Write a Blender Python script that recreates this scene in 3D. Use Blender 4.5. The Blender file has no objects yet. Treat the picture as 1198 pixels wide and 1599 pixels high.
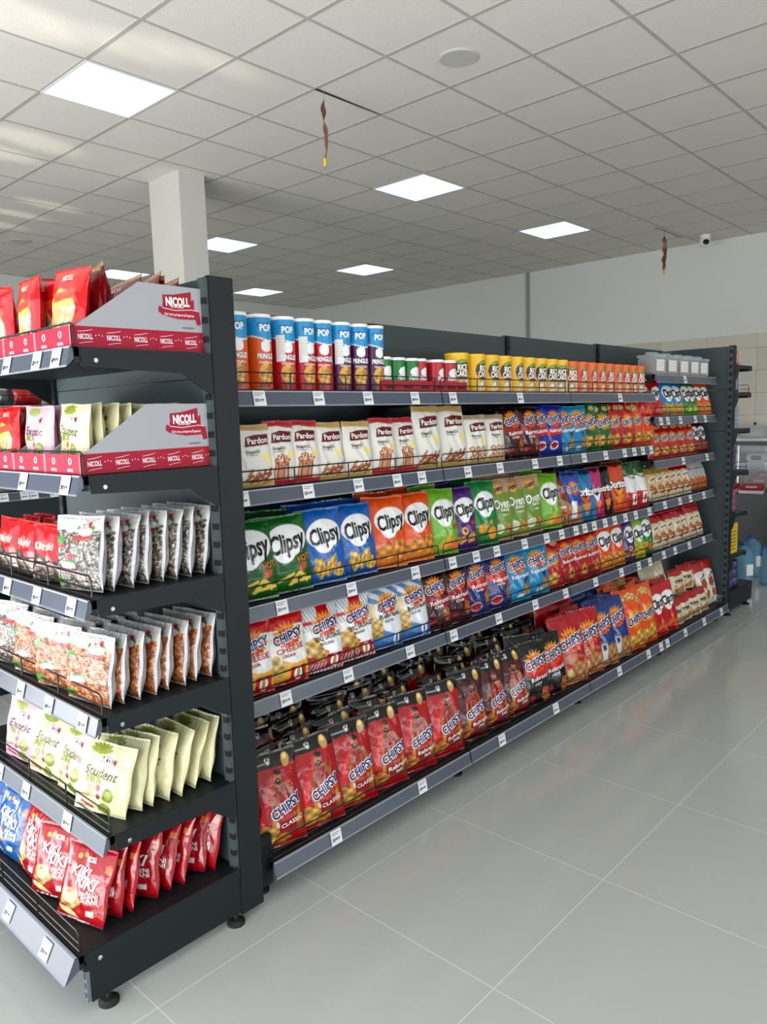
import bpy, bmesh, math, random
import numpy as np
from mathutils import Matrix, Vector
PI = math.pi
random.seed(7)
C = bpy.context.scene.collection
sc = bpy.context.scene

# ------------------------------------------------------------------ camera
CEIL = 3.504
cam_d = bpy.data.cameras.new('camera'); cam = bpy.data.objects.new('camera', cam_d); C.objects.link(cam)
cam_d.sensor_fit = 'VERTICAL'; cam_d.sensor_height = 36; cam_d.lens = 26.708
cam_d.clip_start = .05; cam_d.clip_end = 200
_a, _b, _c = .74629399, -.12524527, -.02749194
fw = Vector((math.cos(_a)*math.cos(_b), math.sin(_a)*math.cos(_b), math.sin(_b)))
rt = Vector((math.sin(_a), -math.cos(_a), 0)); up = rt.cross(fw)
r2 = math.cos(_c)*rt + math.sin(_c)*up; u2 = -math.sin(_c)*rt + math.cos(_c)*up
M = Matrix((r2, u2, -fw)).transposed().to_4x4(); M.translation = (0, 0, 1.4546)
cam.matrix_world = M
sc.camera = cam
# ------------------------------------------------------------------ view, world and lights
sc.view_settings.view_transform = 'Standard'; sc.view_settings.look = 'None'
sc.view_settings.gamma = 1; sc.view_settings.use_curve_mapping = False
sc.view_settings.exposure = 0.56
W = bpy.data.worlds.new('world'); sc.world = W; W.use_nodes = True
bg = W.node_tree.nodes['Background']; bg.inputs[0].default_value = (.75, .87, 1, 1); bg.inputs[1].default_value = .8
PANEL_EMIT = 2.6
def area(name, loc, rot, sx, sy, power, col):
    l = bpy.data.lights.new(name, 'AREA'); l.shape = 'RECTANGLE'; l.size = sx; l.size_y = sy; l.energy = power; l.color = col
    o = bpy.data.objects.new(name, l); C.objects.link(o); o.location = loc; o.rotation_euler = rot; return o
# daylight through the shop front on the left and the windows behind the photographer
area('shop_front_daylight', (-1.9, 2.0, 1.40), (0, math.radians(-90), 0), 2.6, 8.0, 88, (.86, .94, 1))
# added upward fill brightening the ceiling, standing in for light off the pavement outside
area('pavement_bounce_fill', (-1.88, 3.0, .5), (0, math.radians(-122), 0), 1.0, 8.0, 195, (.98, .98, .97))
area('rear_window_daylight', (3.0, -4.9, 1.7), (math.radians(90), 0, 0), 9.0, 2.2, 44, (.88, .94, 1))
area('rear_bounce_fill', (3.0, -4.88, .9), (math.radians(135), 0, 0), 9.0, .8, 90, (.98, .98, .97))  # added fill aimed up from the rear, in place of bounced daylight
def spot(name, loc, target, power, size, blend=.9, rad=.02):
    l = bpy.data.lights.new(name, 'SPOT'); l.energy = power; l.spot_size = math.radians(size); l.spot_blend = blend; l.shadow_soft_size = rad
    l.color = (1, .95, .82)
    o = bpy.data.objects.new(name, l); C.objects.link(o); o.location = loc
    o.rotation_euler = (Vector(target)-Vector(loc)).to_track_quat('-Z', 'Y').to_euler(); return o
# sunlight thrown up onto the ceiling by shiny cars outside
for gx, gy, gs, gp in ((1.78, 4.12, 6, 420), (2.10, 4.05, 4, 300), (2.42, 3.98, 4, 420), (2.62, 3.86, 3, 420), (2.88, 3.82, 3, 420), (2.6, 5.75, 4.5, 620), (2.5, 6.15, 4, 620), (3.3, 7.8, 3, 800), (3.4, 7.3, 3, 800), (3.3, 8.3, 3, 700)):
    spot('sun_glint', (-1.8, gy-.8, 1.3), (gx, gy, CEIL), gp*.7, gs, .8, .05)

# ------------------------------------------------------------------ materials
def lin(c):
    c = np.asarray(c, float)/255.0
    return np.where(c <= .04045, c/12.92, ((c+.055)/1.055)**2.4)
MATS = {}
def mat(name, col=(128,128,128), rough=.5, metal=0, spec=.5, emit=None, es=1, alpha=None, trans=0, attr=False, bump=0, bscale=30, noise=0, nscale=5, coat=0):
    if name in MATS: return MATS[name]
    m = bpy.data.materials.new(name); m.use_nodes = True; nt = m.node_tree; b = nt.nodes['Principled BSDF']
    c = tuple(lin(col))+(1,)
    b.inputs['Base Color'].default_value = c; b.inputs['Roughness'].default_value = rough; b.inputs['Metallic'].default_value = metal
    b.inputs['Specular IOR Level'].default_value = spec
    if coat: b.inputs['Coat Weight'].default_value = coat; b.inputs['Coat Roughness'].default_value = .15
    if trans: b.inputs['Transmission Weight'].default_value = trans
    if alpha is not None: b.inputs['Alpha'].default_value = alpha
    if emit: b.inputs['Emission Color'].default_value = tuple(lin(emit))+(1,); b.inputs['Emission Strength'].default_value = es
    tc = nt.nodes.new('ShaderNodeTexCoord')
    if attr:
        a = nt.nodes.new('ShaderNodeAttribute'); a.attribute_name = 'Col'; nt.links.new(a.outputs['Color'], b.inputs['Base Color'])
    else:
        n = nt.nodes.new('ShaderNodeTexNoise'); n.inputs['Scale'].default_value = nscale; nt.links.new(tc.outputs['Object'], n.inputs['Vector'])
        mr = nt.nodes.new('ShaderNodeMapRange'); mr.inputs['To Min'].default_value = 1-noise; mr.inputs['To Max'].default_value = 1+noise
        nt.links.new(n.outputs['Fac'], mr.inputs['Value'])
        mx = nt.nodes.new('ShaderNodeVectorMath'); mx.operation = 'SCALE'; mx.inputs[0].default_value = c[:3]
        nt.links.new(mr.outputs[0], mx.inputs['Scale']); nt.links.new(mx.outputs[0], b.inputs['Base Color'])
    if bump:
        n2 = nt.nodes.new('ShaderNodeTexNoise'); n2.inputs['Scale'].default_value = bscale; n2.inputs['Detail'].default_value = 3
        nt.links.new(tc.outputs['Object'], n2.inputs['Vector'])
        bp = nt.nodes.new('ShaderNodeBump'); bp.inputs['Strength'].default_value = bump; bp.inputs['Distance'].default_value = .01
        nt.links.new(n2.outputs['Fac'], bp.inputs['Height']); nt.links.new(bp.outputs[0], b.inputs['Normal'])
    MATS[name] = m; return m
m_metal = mat('dark_shelf_metal', (20,26,29), .5, spec=.3, noise=.04, nscale=3)
m_metal_in = mat('back_panel_metal', (64,73,75), .55, spec=.3, noise=.04, nscale=2)
m_slot = mat('slot_black', (6,7,8), .8)
m_rail = mat('price_rail_plastic', (74,80,92), .26, noise=.03, nscale=4)
m_raillip = mat('price_rail_lip', (140,146,156), .25)
m_wire = mat('black_wire', (28,30,32), .35, metal=.5)
m_rubber = mat('black_rubber', (14,15,16), .5)
m_chrome = mat('chrome', (200,205,210), .15, metal=1)
m_foil = mat('printed_foil', rough=.17, attr=True, bump=.55, bscale=15, spec=.5)
m_matte = mat('printed_matte_film', rough=.33, attr=True, bump=.5, bscale=18, spec=.4)
m_clear = mat('printed_clear_film', rough=.22, attr=True, bump=.6, bscale=60, spec=.6)
m_print = mat('printed_card', rough=.55, attr=True, spec=.3)
m_canp = mat('printed_can', rough=.33, attr=True, spec=.5)
m_lid = mat('white_plastic_lid', (235,235,235), .35, noise=.02)

# ------------------------------------------------------------------ object helpers
def link(name, me, m, parent=None):
    o = bpy.data.objects.new(name, me); C.objects.link(o)
    if m is not None and not me.materials: me.materials.append(m)
    if parent is not None: o.parent = parent
    return o
def obj(name, bm, m, parent=None, smooth=False, bevel=0):
    if bevel:
        bmesh.ops.bevel(bm, geom=bm.edges[:], offset=bevel, segments=2, affect='EDGES', clamp_overlap=True)
    me = bpy.data.meshes.new(name); bm.to_mesh(me); bm.free()
    if smooth:
        for p in me.polygons: p.use_smooth = True
    return link(name, me, m, parent)
def thing(name, label, cat, loc=(0,0,0), rz=0, group=None):
    o = bpy.data.objects.new(name, None); C.objects.link(o); o.empty_display_size = .05
    o.location = loc; o.rotation_euler = (0,0,rz); o['label'] = label; o['category'] = cat
    if group: o['group'] = group
    return o
def tag(o, label, cat, group=None):
    o['label'] = label; o['category'] = cat
    if group: o['group'] = group
    return o
def struct(name, bm, m):
    o = obj(name, bm, m); o['kind'] = 'structure'; return o
def box(bm, x0, x1, y0, y1, z0, z1):
    v = [bm.verts.new(p) for p in ((x0,y0,z0),(x1,y0,z0),(x1,y1,z0),(x0,y1,z0),(x0,y0,z1),(x1,y0,z1),(x1,y1,z1),(x0,y1,z1))]
    for f in ((0,3,2,1),(4,5,6,7),(0,1,5,4),(1,2,6,5),(2,3,7,6),(3,0,4,7)): bm.faces.new([v[i] for i in f])
    return bm
def B(x0, x1, y0, y1, z0, z1): return box(bmesh.new(), x0, x1, y0, y1, z0, z1)
def prism(bm, pts, axis, a, b):
    """extrude a 2-D outline along an axis: axis x -> pts are (y,z); y -> (x,z); z -> (x,y)"""
    def P(p, t): return {'x':(t,p[0],p[1]), 'y':(p[0],t,p[1]), 'z':(p[0],p[1],t)}[axis]
    A = [bm.verts.new(P(p,a)) for p in pts]; Z = [bm.verts.new(P(p,b)) for p in pts]
    n = len(pts); bm.faces.new(A); bm.faces.new(Z[::-1])
    for i in range(n): bm.faces.new((A[i], Z[i], Z[(i+1)%n], A[(i+1)%n]))
    bmesh.ops.recalc_face_normals(bm, faces=bm.faces[:]); return bm
def lathe(bm, prof, seg=24, cx=0, cy=0):
    rings = []
    for r, z in prof:
        rings.append([bm.verts.new((cx+r*math.cos(2*PI*i/seg), cy+r*math.sin(2*PI*i/seg), z)) for i in range(seg)])
    for a, b in zip(rings, rings[1:]):
        for i in range(seg): bm.faces.new((a[i], a[(i+1)%seg], b[(i+1)%seg], b[i]))
    bm.faces.new(rings[0][::-1]); bm.faces.new(rings[-1]); return bm
def tube(bm, pts, r, seg=6):
    pts = [Vector(p) for p in pts]; rings = []
    for i, p in enumerate(pts):
        d = (pts[min(i+1,len(pts)-1)]-pts[max(i-1,0)]).normalized()
        a = d.cross(Vector((0,0,1))); a = a if a.length > .1 else d.cross(Vector((1,0,0))); a.normalize(); b = d.cross(a)
        rings.append([bm.verts.new(p+r*(math.cos(2*PI*k/seg)*a+math.sin(2*PI*k/seg)*b)) for k in range(seg)])
    for u, v in zip(rings, rings[1:]):
        for k in range(seg): bm.faces.new((u[k], u[(k+1)%seg], v[(k+1)%seg], v[k]))
    bm.faces.new(rings[0][::-1]); bm.faces.new(rings[-1]); return bm

# ------------------------------------------------------------------ lettering as small meshes
_TC = {}
def text_mesh(s, bold=0.0, shear=0.0):
    """verts (n,2) and tris of a text of height 1 (capital), centred"""
    k = (s, bold, shear)
    if k in _TC: return _TC[k]
    cu = bpy.data.curves.new('t', 'FONT'); cu.body = s; cu.size = 1.4; cu.offset = bold; cu.shear = shear; cu.resolution_u = 2
    o = bpy.data.objects.new('t', cu); C.objects.link(o)
    dg = bpy.context.evaluated_depsgraph_get(); me = o.evaluated_get(dg).to_mesh()
    bm = bmesh.new(); bm.from_mesh(me)
    xs = [q.co.x for q in bm.verts]
    if xs:
        x = min(xs)+.15
        while x < max(xs):
            bmesh.ops.bisect_plane(bm, geom=bm.verts[:]+bm.edges[:]+bm.faces[:], plane_co=(x,0,0), plane_no=(1,0,0)); x += .22
        for yv in (0.02, .25, .5, .75, .98):
            bmesh.ops.bisect_plane(bm, geom=bm.verts[:]+bm.edges[:]+bm.faces[:], plane_co=(0,yv,0), plane_no=(0,1,0))
    bmesh.ops.triangulate(bm, faces=bm.faces[:]); bm.verts.index_update()
    v = np.array([(q.co.x, q.co.y) for q in bm.verts]).reshape(-1,2); t = [tuple(q.index for q in f.verts) for f in bm.faces]
    bm.free(); o.evaluated_get(dg).to_mesh_clear(); bpy.data.objects.remove(o); bpy.data.curves.remove(cu)
    if len(v):
        v = v-[(v[:,0].min()+v[:,0].max())/2, .5]
    _TC[k] = (v, t); return _TC[k]
def place_text(s, x, z, hgt, width, bold, shear, rot, off=0):
    v, t = text_mesh(s, bold+off, shear)
    if not len(v): return v, t
    v0, _ = text_mesh(s, bold, shear)
    w0 = v0[:,0].max()-v0[:,0].min()
    q = v*[width/w0 if width else hgt, hgt]
    c, sn = math.cos(rot), math.sin(rot)
    q = np.stack([q[:,0]*c-q[:,1]*sn+x, q[:,0]*sn+q[:,1]*c+z], -1)
    return q, t

# ------------------------------------------------------------------ flat art painted per vertex (print on packaging)
def art_eval(layers, X, Y, asp, seed=0):
    """X in 0..1, Y in 0..asp (units of the width).  Layers give v as a fraction of the height."""
    n = X.shape; col = np.zeros(n+(3,)); rng = np.random.RandomState(seed)
    for L in layers:
        k = L[0]
        if k == 'bg': col[...] = L[1]
        elif k == 'R':
            x0, v0, x1, v1, c = L[1:6]; m = (X >= x0) & (X <= x1) & (Y >= v0*asp) & (Y <= v1*asp); col[m] = c
        elif k in 'EC':
            cx, cv, rx, ry = L[1:5]; rot = L[6] if len(L) > 6 else 0; c = L[5]
            dx, dy = X-cx, Y-cv*asp; a, b = math.cos(rot), math.sin(rot)
            p, q = (dx*a+dy*b)/rx, (-dx*b+dy*a)/ry; d = p*p+q*q
            if k == 'E': col[d < 1] = c
            else:                                            # crisp / biscuit: base colour with darker rim and mottling
                m = d < 1+.25*np.sin(5*np.arctan2(q,p)+cx*30)
                sh = (.86+.22*np.sin(p*5+cx*9)*np.sin(q*6+cv*7)-.25*np.clip(d-.6,0,1))[...,None]
                col[m] = (np.array(c)*sh)[m]
        elif k == 'S':                                       # star burst
            cx, cv, ra, rb, n_, c = L[1:7]; dx, dy = X-cx, Y-cv*asp; an = np.arctan2(dy,dx); f = np.abs(((an*n_/(2*PI)) % 1)*2-1)
            sq = L[7] if len(L) > 7 else 1
            col[np.sqrt(dx*dx+(dy/sq)**2) < rb+(ra-rb)*f] = c
        elif k == 'P':
            pts = [(p[0], p[1]*asp) for p in L[1]]; m = np.zeros(n, bool)
            for i in range(len(pts)):
                (xa, ya), (xb, yb) = pts[i], pts[i-1]
                if ya == yb: continue
                m ^= ((Y < ya) != (Y < yb)) & (X < (xb-xa)*(Y-ya)/(yb-ya)+xa)
            col[m] = L[2]
        elif k == 'W':                                       # everything below / above a wavy line
            v0, am, fr, ph, c, sgn = L[1:7]; m = sgn*(Y-(v0+am*np.sin(X*fr+ph))*asp) < 0; col[m] = c
        elif k == 'T':                                       # diagonal stripes
            x0, v0, x1, v1, c, fr, sl = L[1:8]; m = (X >= x0)&(X <= x1)&(Y >= v0*asp)&(Y <= v1*asp)&(((X+sl*Y)*fr) % 1 < .5); col[m] = c
        elif k == 'N':                                       # seeds, nuts: cells
            x0, v0, x1, v1, c1, c2, dens, el = L[1:9]
            m = (X >= x0)&(X <= x1)&(Y >= v0*asp)&(Y <= v1*asp)
            P = rng.rand(dens,2)*[1,asp]; ang = rng.rand(dens)*PI; xs, ys = X[m], Y[m]
            d1 = np.full(xs.shape, 9.); br = np.zeros(xs.shape)
            for (px, py), a in zip(P, ang):
                dx, dy = xs-px, ys-py; p = dx*math.cos(a)+dy*math.sin(a); q = (-dx*math.sin(a)+dy*math.cos(a))*el
                d = np.sqrt(p*p+q*q); s_ = d < d1; br[s_] = (math.sin(px*91+py*37)*.5+.5); d1 = np.minimum(d, d1)
            r0 = math.sqrt(asp/dens)*.9; f = np.clip(1-d1/r0,0,1)**.6
            cc = np.array(c2)[None]*(1-f[:,None])+np.array(c1)[None]*f[:,None]*(.75+.4*br[:,None]); col[m] = cc
    return np.clip(col, 0, 255)
def set_cols(me, cols):
    a = me.color_attributes.new('Col', 'FLOAT_COLOR', 'POINT')
    d = np.ones((len(cols),4)); d[:,:3] = lin(cols)**1.2*.96; a.data.foreach_set('color', d.ravel())
def raw_mesh(name, V, F, cols, m, smooth=True):
    me = bpy.data.meshes.new(name); me.from_pydata([tuple(p) for p in V], [], F); me.update(); set_cols(me, np.asarray(cols))
    if smooth: me.polygons.foreach_set('use_smooth', [True]*len(me.polygons))
    me.materials.append(m); return me
def add_texts(V, F, cols, texts, asp, surf, w, h, off0=.0007):
    """lettering laid over the surface; surf(x, z) -> points for x in -w/2..w/2"""
    for i, T in enumerate(texts):
        s, cx, cv, hh, ww, col = T[:6]; o = T[6] if len(T) > 6 else {}
        q, t = place_text(s, (cx-.5)*w, cv*h, hh*w, ww*w if ww else 0, o.get('bold',.02), o.get('shear',0), o.get('rot',0), o.get('off',0))
        if not len(q): continue
        lay = off0*(1+o.get('layer', 1)*.6)
        q[:,0] = np.clip(q[:,0], -w*.485, w*.485); q[:,1] = np.clip(q[:,1], h*.01, h*.99)
        P = surf(q[:,0], q[:,1], lay); b = len(V)
        V.extend(P.tolist()); F.extend([tuple(b+k for k in f) for f in t]); cols.extend([col]*len(P))
# ------------------------------------------------------------------ film bags
def bag_mesh(name, w, h, t, layers, texts=(), back=None, m=None, res=(46,66), seed=0, full=2.6, backcol=None, boxy=.55, pinch=.07, slump=0, ft=1.0, crumple=.0013):
    rng = np.random.RandomState(seed+11); asp = h/w
    ph = rng.rand(12)*6.28; k1 = rng.rand(6); cd = rng.rand(5)*PI; cp = rng.rand(5)*6.28
    def prof(u, v):
        s = np.clip((1-np.abs(u)**full), 0, 1)**boxy
        e = np.clip((v-.035)/.24, 0, 1)**.55*np.clip((.965-v)/.30, 0, 1)**.62
        return s*e*(1.06-.30*v)
    def surf(x, z, off=0, side=1):
        u = np.clip(x/(w/2), -1, 1); v = np.clip(z/h, 0, 1); p = prof(u, v)
        edge = np.exp(-(1-v)/.13)+np.exp(-v/.13)
        wr = .0032*edge*np.sin(u*(9+4*k1[0])+ph[0]+2*v)*np.sin(u*17+ph[1]) + .0020*np.sin(v*14+ph[2]+u*3)*np.sin(u*5+ph[3]) \
           + .0028*np.sin(u*2.2+ph[4])*np.sin(v*4.5+ph[5]) + .0016*np.abs(np.sin((u+v*1.3)*6+ph[6]))
        for q_ in range(5):
            wr = wr + crumple*(np.abs(np.sin(u*w/.05*math.cos(cd[q_])+z/.05*math.sin(cd[q_])+cp[q_]))**.7-.6)*np.clip(4*(1-np.abs(u)), 0, 1)
        pin = 1-pinch*np.clip(p, 0, 1)*(.8+.4*np.sin(v*7+ph[7])*.3)
        y = -side*(t/2*p*(ft if side > 0 else 2-ft) + off) + wr*(np.clip(p*1.3, .25, 1)) + .006*np.sin(v*3+ph[8])*(u*.5)
        y = y + slump*v*v*h + (.0014 if side < 0 else 0)
        X = u*w/2*pin + .002*np.sin(v*11+ph[9])
        return np.stack([X, y, v*h*(1-.012*np.abs(np.sin(u*2+ph[10])))], -1)
    nx, ny = res
    lu = np.linspace(-1,1,nx+1); lu = .55*lu+.45*np.sin(lu*PI/2); gu, gv = np.meshgrid(lu, np.linspace(0,1,ny+1))
    V, F, cols = [], [], []
    def grid(side, c):
        b = len(V); n1 = gu.shape[1]
        V.extend(surf(gu.ravel()*w/2, gv.ravel()*h, 0, side).tolist()); cols.extend(c.reshape(-1,3).tolist())
        for j in range(gu.shape[0]-1):
            for i in range(n1-1):
                a = b+j*n1+i; f = (a, a+1, a+n1+1, a+n1); F.append(f if side > 0 else f[::-1])
    X = (gu+1)/2; Y = gv*asp
    if full >= 5:
        q = surf(gu[ny//2]*w/2, gv[ny//2]*h); dl = np.r_[0, np.cumsum(np.linalg.norm(np.diff(q, axis=0), axis=1))]; X = np.tile(dl/dl[-1], (ny+1,1))
    e = .25/nx
    acc = 0
    for dx, dy in ((-e,-e),(e,-e),(-e,e),(e,e)): acc = acc+art_eval(layers, np.clip(X+dx,.0005,.9995), np.clip(Y+dy,.0005,asp-.0005), asp, seed)
    c = acc/4
    crimp = (gv < .035) | (gv > .965)
    c = np.where(crimp[...,None], c*(.93+.07*np.sign(np.sin(gu*90)))[...,None], c)
    grid(1, c)
    nx2, ny2 = max(10,nx//3), max(14,ny//3)
    gu, gv = np.meshgrid(np.linspace(-1,1,nx2+1), np.linspace(0,1,ny2+1))
    bc = np.zeros(gu.shape+(3,)); bc[...] = backcol if backcol is not None else layers[0][1]
    grid(-1, bc)
    add_texts(V, F, cols, texts, asp, lambda x, z, o: surf(x, z, o+.0011), w, h)
    return raw_mesh(name, V, F, cols, m or m_foil)

# ------------------------------------------------------------------ cans
def can_mesh(name, r, h, layers, texts, m=None, na=64, nz=40, seed=0, rot=0):
    """printed tube; the art covers the front half turn (asp = h / (pi r))"""
    w = PI*r; asp = h/w
    def surf(x, z, off=0):
        a = x/r; return np.stack([(r+off)*np.sin(a), -(r+off)*np.cos(a), z], -1)
    V, F, cols = [], [], []
    ga, gz = np.meshgrid(np.linspace(-PI, PI, na+1), np.linspace(0, h, nz+1))
    V = surf(ga.ravel()*r, gz.ravel()).tolist()
    X = .5+ga/PI; c = art_eval(layers, np.clip(X, -.5, 1.5), gz/h*asp, asp, seed); cols = c.reshape(-1,3).tolist()
    for j in range(nz):
        for i in range(na): a = j*(na+1)+i; F.append((a, a+1, a+na+2, a+na+1))
    for z in (0, h):
        b = len(V); V.append([0,0,z]); cols.append(list(layers[0][1])); base = 0 if z == 0 else nz*(na+1)
        for i in range(na): F.append((b, base+i+1, base+i) if z == 0 else (b, base+i, base+i+1))
    for T in texts: pass
    add_texts(V, F, cols, texts, asp, lambda x, z, o: surf(x, z, o), w, h, .0005)
    return raw_mesh(name, V, F, cols, m or m_canp)

#======================================================================= THE SETTING
m_floor = mat('floor_tile', (180,184,181), .11, spec=.5, noise=.02, nscale=.7)
def floor_mat():
    nt = m_floor.node_tree; b = nt.nodes['Principled BSDF']; tc = nt.nodes.new('ShaderNodeTexCoord'); sp = nt.nodes.new('ShaderNodeSeparateXYZ')
    nt.links.new(tc.outputs['Object'], sp.inputs[0]); parts = []
    for ax, o0 in ((0, 2.067), (1, 1.619)):
        def mth(op, a, bb=None, c_=None):
            n = nt.nodes.new('ShaderNodeMath'); n.operation = op
            for i, q in enumerate((a, bb, c_)):
                if q is None: continue
                if isinstance(q, (int, float)): n.inputs[i].default_value = q
                else: nt.links.new(q, n.inputs[i])
            return n.outputs[0]
        s = mth('SUBTRACT', sp.outputs[ax], o0); d = mth('DIVIDE', s, .6); r = mth('ROUND', d); q = mth('ABSOLUTE', mth('SUBTRACT', d, r))
        parts.append(mth('LESS_THAN', q, .0022))
    g = mth('MAXIMUM', parts[0], parts[1])
    mix = nt.nodes.new('ShaderNodeMix'); mix.data_type = 'RGBA'
    old = [l for l in nt.links if l.to_socket == b.inputs['Base Color']][0].from_socket
    nt.links.new(g, mix.inputs['Factor']); nt.links.new(old, mix.inputs['A']); mix.inputs['B'].default_value = tuple(lin((215,213,208)))+(1,)
    nt.links.new(mix.outputs['Result'], b.inputs['Base Color'])
    rm = nt.nodes.new('ShaderNodeMapRange'); rm.inputs['To Min'].default_value = .11; rm.inputs['To Max'].default_value = .6
    nt.links.new(g, rm.inputs['Value']); nt.links.new(rm.outputs[0], b.inputs['Roughness'])
    # slight unevenness so that reflections break up
    n2 = nt.nodes.new('ShaderNodeTexNoise'); n2.inputs['Scale'].default_value = 2.2; nt.links.new(tc.outputs['Object'], n2.inputs['Vector'])
    bp = nt.nodes.new('ShaderNodeBump'); bp.inputs['Strength'].default_value = .12; bp.inputs['Distance'].default_value = .02
    nt.links.new(n2.outputs['Fac'], bp.inputs['Height']); nt.links.new(bp.outputs[0], b.inputs['Normal'])
floor_mat()
X0, X1, Y0, Y1 = -2.0, 10.017, -5.0, 10.95
struct('floor', B(X0, X1, Y0, Y1, -.1, 0), m_floor)
m_wall = mat('wall_paint', (222,221,214), .7, noise=.02, nscale=1)
m_ceil = mat('ceiling_tile', (222,215,206), .85, noise=.03, nscale=2, bump=.25, bscale=160)
m_tbar = mat('ceiling_grid_bar', (176,171,164), .6)
struct('ceiling', B(X0, X1, Y0, Y1, CEIL, CEIL+.1), m_ceil)
bm = bmesh.new()
k = -10
x = 2.87-.6*10
for i in range(-9, 13):
    x = 2.87+.6*i
    if X0 < x < X1: box(bm, x-.012, x+.012, Y0, Y1, CEIL-.004, CEIL+.001)
for j in range(-15, 14):
    y = 3.696-.6*j
    if Y0 < y < Y1: box(bm, X0, X1, y-.009, y+.009, CEIL-.003, CEIL+.001)
struct('trim_1', bm, m_tbar)
# lifted ceiling tile: dark gap along one grid line where the fly strip is pushed in
prism_b = bmesh.new(); prism(prism_b, [(3.47,3.68),(4.07,3.684),(4.07,3.689),(3.47,3.700)], 'z', CEIL-.006, CEIL-.0045)
struct('trim_2', prism_b, m_slot)
struct('trim_3', B(8.75, 9.5, 3.745, 3.752, CEIL-.006, CEIL-.0045), m_slot)
# glazed wall tiles on the lower part of the right-hand wall
m_wtile = mat('glazed_wall_tile', (186,176,160), .16, spec=.55)
def brick_mat(m, c1, c2, mortar, bw, bh, axis_y=True):
    nt = m.node_tree; b = nt.nodes['Principled BSDF']; tc = nt.nodes.new('ShaderNodeTexCoord'); sp = nt.nodes.new('ShaderNodeSeparateXYZ'); cb = nt.nodes.new('ShaderNodeCombineXYZ')
    nt.links.new(tc.outputs['Object'], sp.inputs[0]); nt.links.new(sp.outputs['Y' if axis_y else 'X'], cb.inputs[0]); nt.links.new(sp.outputs['Z'], cb.inputs[1])
    t = nt.nodes.new('ShaderNodeTexBrick'); t.offset = 0.0; t.inputs['Scale'].default_value = 1; t.inputs['Brick Width'].default_value = bw; t.inputs['Row Height'].default_value = bh
    t.inputs['Mortar Size'].default_value = .003; t.inputs['Mortar Smooth'].default_value = .2
    for n, c in (('Color1',c1),('Color2',c2),('Mortar',mortar)): t.inputs[n].default_value = tuple(lin(c))+(1,)
    nt.links.new(cb.outputs[0], t.inputs['Vector']); nt.links.new(t.outputs['Color'], b.inputs['Base Color'])
brick_mat(m_wtile, (212,204,188), (200,192,174), (150,142,130), .6, .27)
struct('wall_right', B(X1, X1+.15, Y0, Y1, 0, CEIL), m_wall)
struct('wall_panel_right', B(X1-.012, X1, Y0, Y1, 0, 2.33), m_wtile)
struct('trim_4', B(X1-.03, X1, 6.19, 6.24, 2.33, CEIL), mat('wall_strip', (150,152,150), .5))
struct('wall_back', B(X0, X1, Y1, Y1+.15, 0, CEIL), m_wall)
m_wallf = mat('front_wall_paint', (196,194,188), .7)
bm = B(X0, X1, Y0-.15, Y0, 0, .6); box(bm, X0, X1, Y0-.15, Y0, 2.9, CEIL); box(bm, X0, -1.6, Y0-.15, Y0, .6, 2.9); box(bm, 7.6, X1, Y0-.15, Y0, .6, 2.9)
struct('wall_front', bm, m_wallf)
m_frame = mat('window_frame_grey', (70,74,78), .4)
m_glass = mat('window_glass', (225,235,240), .02, alpha=.12)
bm = bmesh.new()
for i in range(5): x = -1.6+9.2*i/4; box(bm, x-.04, x+.04, Y0-.12, Y0-.04, .6, 2.9)
struct('window_1', bm, m_frame)
struct('window_2', B(-1.56, 7.56, Y0-.085, Y0-.075, .6, 2.9), m_glass)
bm = B(X0-.15, X0, Y0, -2.2, 0, CEIL); box(bm, X0-.15, X0, 6.2, Y1, 0, CEIL); box(bm, X0-.15, X0, -2.2, 6.2, 2.85, CEIL)
struct('wall_left', bm, m_wallf)
bm = bmesh.new()
for i in range(7): y = -2.2+8.4*i/6; box(bm, X0-.12, X0-.04, y-.04, y+.04, 0, 2.85)
struct('window_3', bm, m_frame)
struct('window_4', B(X0-.085, X0-.075, -2.16, 6.16, 0, 2.85), m_glass)
# the square column beyond the end of the aisle
struct('trim_5', B(3.70, 3.95, 5.605, 6.06, 0, CEIL), mat('column_paint', (205,201,192), .7, noise=.01))
# ------------------------------------------------------------------ ceiling fittings
m_emit = mat('light_diffuser', (240,245,250), .5, emit=(176,226,255), es=PANEL_EMIT)
m_lframe = mat('light_frame_white', (225,228,230), .4)
place = {(-1,-1):'nearest and largest, above the snack gondola end', (4,-1):'straight above the long run of crisps', (8,-1):'closest to the tiled wall', (4,-6):'half hidden behind the white column',
         (8,-6):'in the far middle of the ceiling', (4,-10):'far back, left of the white column', (8,-10):'far back, just right of the white column'}
for (i, j), pl in place.items():
    x, y = 2.87+.6*i+.3, 3.696-.6*j+(-.3 if True else 0)
    y = 3.696-.6*(j+1)+.3 +.6*0
    y = 3.696+.6*(-j)+.3 if j > -6 else 3.696+.6*(-j)+.3
    t = thing('ceiling_light', 'square white LED ceiling panel, '+pl, 'light', (x, y, CEIL), 0, 'ceiling light panels')
    bm = bmesh.new(); s = .298
    for q in ((-s,s,-s,-s+.014),(-s,s,s-.014,s),(-s,-s+.014,-s+.014,s-.014),(s-.014,s,-s+.014,s-.014)): box(bm, *q, -.008, .0)
    obj('light_frame', bm, m_lframe, t)
    obj('diffuser', B(-s+.014, s-.014, -s+.014, s-.014, -.006, -.001), m_emit, t)
m_spk = mat('speaker_white', (190,186,180), .6)
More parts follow.
